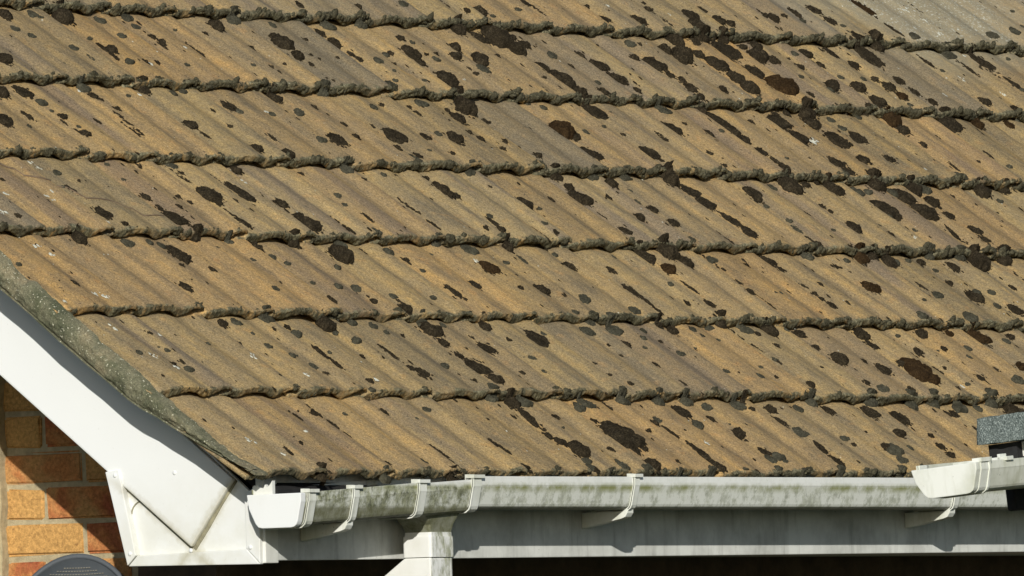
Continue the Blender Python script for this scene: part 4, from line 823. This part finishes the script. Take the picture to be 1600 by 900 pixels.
for i in range(len(pp) - 1):
    cf += [(i * 6 + q_, i * 6 + (q_ + 1) % 6, i * 6 + 6 + (q_ + 1) % 6, i * 6 + 6 + q_) for q_ in range(6)]
cs_ = mesh('dry_stem', cv, cf, mat_simple('dry_stem_bark', (0.16, 0.115, 0.075), 0.3, 60, 0.95), roof, True)
on_roof(cs_, 0, 0, 0)

# ------------------------------------------------------------------ gutter
def arc_pts(cy, cz, r, a0, a1, n):
    return [(cy + r * math.cos(math.radians(a0 + (a1 - a0) * i / n)), cz + r * math.sin(math.radians(a0 + (a1 - a0) * i / n))) for i in range(n + 1)]
def gprof(off=0.0):
    """outside of the gutter section from front lip round to the back (y, z); off grows it outward"""
    o = off
    return [(-0.0835 - o, -0.0195 + o * 0), (-0.0835 - o, -0.0375), (-0.0825 - o, -0.0405), (-0.0735 - o, -0.0775 - o * .4),
            (-0.0710 - o * .8, -0.0825 - o * .7), (-0.0660 - o * .4, -0.0862 - o), (-0.059, -0.0875 - o), (0.012, -0.0875 - o),
            (0.020 + o * .5, -0.0855 - o), (0.026 + o * .8, -0.0800 - o * .5), (0.0445, -0.0500), (0.0455, -0.0400), (0.0455, -0.0105)]
def channel(x0, x1, t=0.0025, dz0=0.0, dz1=0.0, off=0.0, seg=1):
    out = gprof(off); inn = gprof(off - t)
    inn = [(y, z) for y, z in inn]
    inn[0] = (inn[0][0], out[0][1]); inn[-1] = (inn[-1][0] - t, inn[-1][1])
    inn[-2] = (inn[-2][0] - t, inn[-2][1]); inn[-3] = (inn[-3][0] - t, inn[-3][1])
    loop = out + inn[::-1]
    n = len(loop)
    v, f = [], []
    for s in range(seg + 1):
        a = s / seg
        x = x0 + (x1 - x0) * a; dz = dz0 + (dz1 - dz0) * a
        v += [(x, y, z + dz) for y, z in loop]
    for s in range(seg):
        b = s * n
        f += [(b + i, b + (i + 1) % n, b + n + (i + 1) % n, b + n + i) for i in range(n)]
    h = n // 2
    for b in (0, seg * n):
        f += [(b + i, b + i + 1, b + n - 2 - i, b + n - 1 - i) for i in range(h - 1)]
    return v, f
gut = empty('gutter', (0.4, 0.05, -0.09))
tag(gut, 'white plastic gutter streaked with green algae running along the eaves below the tiles', 'gutter')
def gp(o):
    o.parent = gut
    o.matrix_parent_inverse = Matrix.Translation((-0.4, -0.05, 0.09))
    return o
def dzl(x): return -0.0050 - (0.395 - x) * 0.0495 if x < 0.395 else 0.0
gp(solid('long_run', [channel(0.425, 6.6, seg=6)], M_GUT))
gp(solid('short_run', [channel(-0.212, 0.212, dz0=dzl(-.212), dz1=dzl(.212))], M_GUT))
ec = [(y, z + dzl(-.22)) for y, z in gprof(0.003)]
ec = ec[:-2] + [(0.049, -0.0205 + dzl(-.22))]
gp(solid('end_cap', [prismx(ec, -0.226, -0.208)], M_PVC, None, 0.0018))
def strap(name, x, w, off, dz, mat=M_CLIP, lip=True):
    prt = [channel(x - w / 2, x + w / 2, t=0.0035, dz0=dz, dz1=dz, off=off)]
    # raised edge ribs
    for xx in (x - w / 2,):
        prt.append(channel(xx, xx + 0.004, t=0.004, dz0=dz, dz1=dz, off=off + 0.0022))
    if lip:
        prt.append(boxp(x - w / 2 - 0.002, x + w / 2 + 0.006, -0.0885 - off, -0.072, -0.0205 + dz, -0.0135 + dz))
        prt.append(boxp(x - w / 2 + 0.004, x + w / 2 - 0.004, -0.0745, -0.066, -0.026 + dz, -0.0125 + dz))
    return gp(solid(name, prt, mat))
strap('union_clip', -0.186, 0.028, 0.0045, dzl(-.186))
strap('union_clip', 0.222, 0.030, 0.0045, dzl(.222))
strap('union_clip', 0.425, 0.034, 0.0045, -0.003)
def bracket(x, dz, w=0.022):
    strap('bracket', x, w, 0.0035, dz)
    # arm under the gutter back to the fascia
    pr = [(-0.066, -0.066 + dz), (-0.069, -0.075 + dz), (-0.068, -0.096 + dz), (-0.062, -0.1045 + dz), (-0.051, -0.1080 + dz), (0.0485, -0.126 + dz), (0.0485, -0.0925 + dz), (0.01, -0.0915 + dz), (-0.052, -0.0915 + dz), (-0.0585, -0.0885 + dz), (-0.063, -0.083 + dz)]
    gp(solid('bracket_arm', [prismx(pr, x - w / 2 - 0.001, x + w / 2 + 0.001)], M_CLIP, None, 0.0012))
bracket(-0.022, dzl(-.022))
for x in (1.036, 2.32, 3.6, 4.9): bracket(x, 0.0)
# running outlet
def loft(secs):
    v, f = [], []
    for (x0, x1, y0, y1, z, r) in secs:
        pts = []
        for (cx, cy, a0) in ((x1 - r, y1 - r, 0), (x0 + r, y1 - r, 90), (x0 + r, y0 + r, 180), (x1 - r, y0 + r, 270)):
            pts += [(cx + r * math.cos(math.radians(a0 + d)), cy + r * math.sin(math.radians(a0 + d)), z) for d in (0, 30, 60, 90)]
        v += pts
    n = 16
    for s in range(len(secs) - 1):
        b = s * n
        f += [(b + i, b + (i + 1) % n, b + n + (i + 1) % n, b + n + i) for i in range(n)]
    f += [tuple(range(n)), tuple(range(len(secs) * n - 1, (len(secs) - 1) * n - 1, -1))]
    return v, f
outp = [channel(0.235, 0.412, dz0=dzl(.235) - .002, dz1=-.007, off=0.001),
        loft([(0.236, 0.410, -0.0700, 0.03, -0.070, .006), (0.244, 0.408, -0.0640, 0.03, -0.088, .006), (0.262, 0.402, -0.059, 0.027, -0.097, .006),
              (0.284, 0.396, -0.055, 0.024, -0.108, .006), (0.299, 0.391, -0.0505, 0.022, -0.120, .006), (0.306, 0.388, -0.0465, 0.020, -0.134, .005), (0.308, 0.386, -0.045, 0.018, -0.150, .005)])]
gp(solid('outlet', outp, M_GUT))

# ------------------------------------------------------------------ downpipe
dp = empty('downpipe', (0.347, 0.40, -2.62))
tag(dp, 'square white plastic downpipe with offset bend and green algae under the gutter outlet', 'downpipe')
def dpp(o):
    o.parent = dp
    o.matrix_parent_inverse = Matrix.Translation((-0.347, -0.40, 2.62))
    return o
def mat_pipe():
    m = NT('algae_marked_pipe')
    c = m.coord(rand=False)
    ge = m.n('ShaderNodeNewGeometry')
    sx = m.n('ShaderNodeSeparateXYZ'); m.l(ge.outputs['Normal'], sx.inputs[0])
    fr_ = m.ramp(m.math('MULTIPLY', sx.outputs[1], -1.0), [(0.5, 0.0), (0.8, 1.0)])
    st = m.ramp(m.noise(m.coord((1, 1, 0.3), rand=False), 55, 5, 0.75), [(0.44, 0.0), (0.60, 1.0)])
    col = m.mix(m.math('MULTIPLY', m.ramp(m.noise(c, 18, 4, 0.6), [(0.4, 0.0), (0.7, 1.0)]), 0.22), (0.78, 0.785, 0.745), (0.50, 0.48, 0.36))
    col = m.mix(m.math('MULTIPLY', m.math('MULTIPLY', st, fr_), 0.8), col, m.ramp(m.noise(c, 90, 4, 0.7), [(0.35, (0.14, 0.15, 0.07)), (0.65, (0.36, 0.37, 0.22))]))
    return m.fin(col, 0.5, None, 0.4)
M_PIPE = mat_pipe()
dpp(solid('socket', [loft([(0.303, 0.391, -0.0495, 0.0225, -0.1875, .006), (0.303, 0.391, -0.0495, 0.0225, -0.1445, .006)])], M_PIPE, None))
dpp(solid('spigot', [loft([(0.3055, 0.3885, -0.0475, 0.0205, -0.146, .006), (0.3055, 0.3885, -0.0475, 0.0205, -0.1355, .006)])], M_PIPE, None))
eb = [(-0.0465, -0.188), (-0.0465, -0.238), (-0.043, -0.256), (-0.034, -0.268), (0.335, -0.475), (0.342, -0.484), (0.345, -0.50), (0.345, -0.56), (0.408, -0.56), (0.408, -0.47), (0.404, -0.452), (0.393, -0.440), (0.0195, -0.188)]
dpp(solid('offset_bend', [prismx(eb, 0.306, 0.3875)], M_PIPE, None, 0.004))
dpp(solid('lower_pipe', [boxp(0.31, 0.383, 0.349, 0.405, -2.6, -0.561)], M_PIPE, None, 0.004))

# ------------------------------------------------------------------ satellite dish
dish = empty('satellite_dish')
tag(dish, 'dark grey perforated satellite dish with slate grey rim in front of the brick wall', 'satellite dish')
DC = Vector((-0.0200, 0.6575, -0.3840))
dn_ = Vector((-0.93, -0.22, 0.30)).normalized()       # facing
du_ = Vector((0, 0, 1)).cross(dn_).normalized()
dv_ = dn_.cross(du_).normalized()
DA, DB = 0.168, 0.235
dish.location = DC
def dpt(a, r, d): return DC + du_ * (DA * r * math.cos(a)) + dv_ * (DB * r * math.sin(a)) + dn_ * d
def ring_mesh(name, prof_, mat, n=72, close=True):
    v, f = [], []
    for i in range(n):
        a = 2 * math.pi * i / n
        v += [tuple(dpt(a, r, d) - DC) for r, d in prof_]
    m = len(prof_)
    for i in range(n):
        for j in range(m - 1 + (1 if close else 0)):
            f.append((i * m + j, ((i + 1) % n) * m + j, ((i + 1) % n) * m + (j + 1) % m, i * m + (j + 1) % m))
    o = solid(name, [(v, f)], mat, dish, smooth=True)
    return o
face = ring_mesh('reflector', [(0.001, -0.034), (0.25, -0.032), (0.5, -0.025), (0.75, -0.014), (0.958, -0.001), (0.958, -0.006), (0.75, -0.020), (0.5, -0.032), (0.25, -0.038), (0.001, -0.040)], M_DISH)
ring_mesh('rim', [(0.955, 0.001), (0.975, 0.003), (1.0, 0.001), (1.006, -0.006), (1.0, -0.055), (0.97, -0.060), (0.955, -0.012)], M_RIM)
hv, hf = [], []
for r_ in range(-34, 35):
    for c_ in range(-27, 28):
        a_, b_ = c_ * 0.0062 + (0.0031 if r_ % 2 else 0), r_ * 0.0066
        rr_ = math.hypot(a_ / DA, b_ / DB)
        if rr_ > 0.89: continue
        dd = float(np.interp(rr_, [0, .25, .5, .75, .93], [-.034, -.032, -.025, -.014, -.001])) + 0.0012
        o_ = len(hv)
        for (p_, q_) in ((-1, -1), (1, -1), (1, 1), (-1, 1)):
            hv.append(tuple(du_ * (a_ + p_ * 0.0021) + dv_ * (b_ + q_ * 0.0012) + dn_ * dd))
        hf.append((o_, o_ + 1, o_ + 2, o_ + 3))
hm = mesh('perforations', hv, hf, M_HOLE, dish)
tag(hm, kind='stuff')
solid('mount_arm', [prismx([(-0.02, -0.02), (0.02, -0.02), (0.02, 0.02), (-0.02, 0.02)], 0.03, WX - DC.x + 0.01), prismx([(-0.05, -0.06), (0.05, -0.06), (0.05, 0.06), (-0.05, 0.06)], WX - DC.x - 0.004, WX - DC.x + 0.006)], M_RIM, dish, 0.003)

# ------------------------------------------------------------------ neighbouring porch with its own gutter, nearer the camera
por = empty('porch_roof')
tag(por, 'corner of a flat porch roof edged in green mineral felt, above the tilted gutter end', 'porch')
ng = empty('porch_gutter')
tag(ng, 'short tilted white gutter end under the green felt porch roof', 'gutter')
PO = Vector((-0.9701, -2.2000, -0.0604))
PROT = Matrix.Rotation(math.radians(-5.5), 4, Vector(CF))
for o in (por, ng):
    o.location = PO
    o.rotation_euler = PROT.to_euler()
SCL = 1.1
SCZ = 0.84
def lchan(x0, x1, t=0.0025, off=0.0):
    v, f = channel(x0, x1, t=t, off=off)
    return [(x * 1.0, (y + 0.0835) * SCL, (z + 0.02) * SCZ) for x, y, z in v], f
M_PG = mat_plastic('mottled_porch_gutter', (0.68, 0.69, 0.60), dirt=0.42, dirtcol=(0.30, 0.31, 0.19))
solid('trough', [lchan(0.0, 1.6)], M_PG, ng)
ecp = [((y + 0.0835) * SCL, (z + 0.02) * SCZ) for y, z in gprof(0.003)]
ecp = ecp[:-2] + [(0.134 * SCL, 0.0)]
solid('end_cap', [prismx(ecp, -0.012, 0.004)], M_CLIP, ng, 0.002)
solid('union_clip', [lchan(0.006, 0.040, 0.004, 0.004), lchan(0.033, 0.040, 0.004, 0.006),
                     boxp(0.004, 0.042, -0.008, 0.014, 0.0, 0.008)], M_CLIP, ng)
solid('bracket', [boxp(0.10, 0.125, -0.006, 0.12, -0.002, 0.006), boxp(0.10, 0.125, 0.01, 0.016, 0.0, 0.012)], M_CLIP, ng, 0.001)
# felt slab: rounded edge, lumpy
bmf = bmesh.new()
bmesh.ops.create_cube(bmf, size=1)
for v in bmf.verts: v.co = Vector((1.04 + v.co.x * 1.5, 0.10 + v.co.y * 0.15, 0.064 + v.co.z * 0.054))
bmesh.ops.subdivide_edges(bmf, edges=list(bmf.edges), cuts=30, use_grid_fill=True)
cc = np.array([v.co for v in bmf.verts])
nzf = fbm(cc * 45, 3, 91); nzg = fbm(cc * 9, 2, 92)
for v, a_, b_ in zip(bmf.verts, nzf, nzg):
    v.co.z += 0.0012 * a_ + 0.003 * b_; v.co.y += 0.0015 * a_; v.co.x += 0.0015 * a_ + (0.006 * (v.co.z - 0.064) / 0.027 if v.co.x < 0.4 else 0)
mef = bpy.data.meshes.new('felt_edge'); bmf.to_mesh(mef); bmf.free()
fe = link('felt_edge', mef, M_FELT, por, True)
solid('deck', [boxp(0.31, 1.7, 0.10, 0.165, 0.0, 0.036)], M_BLACK, por)
solid('fascia_block', [boxp(0.33, 0.5, 0.06, 0.12, 0.006, 0.035)], M_PVC2, por)
solid('fascia_board', [prismx([(0.145, -0.098), (0.165, -0.098), (0.165, 0.03), (0.145, 0.03)], 0.35, 1.7)], M_BLACK, por, 0.006)
solid('post', [boxp(1.3, 1.4, 0.04, 0.14, -2.3, 0.03)], M_PVC2, por)
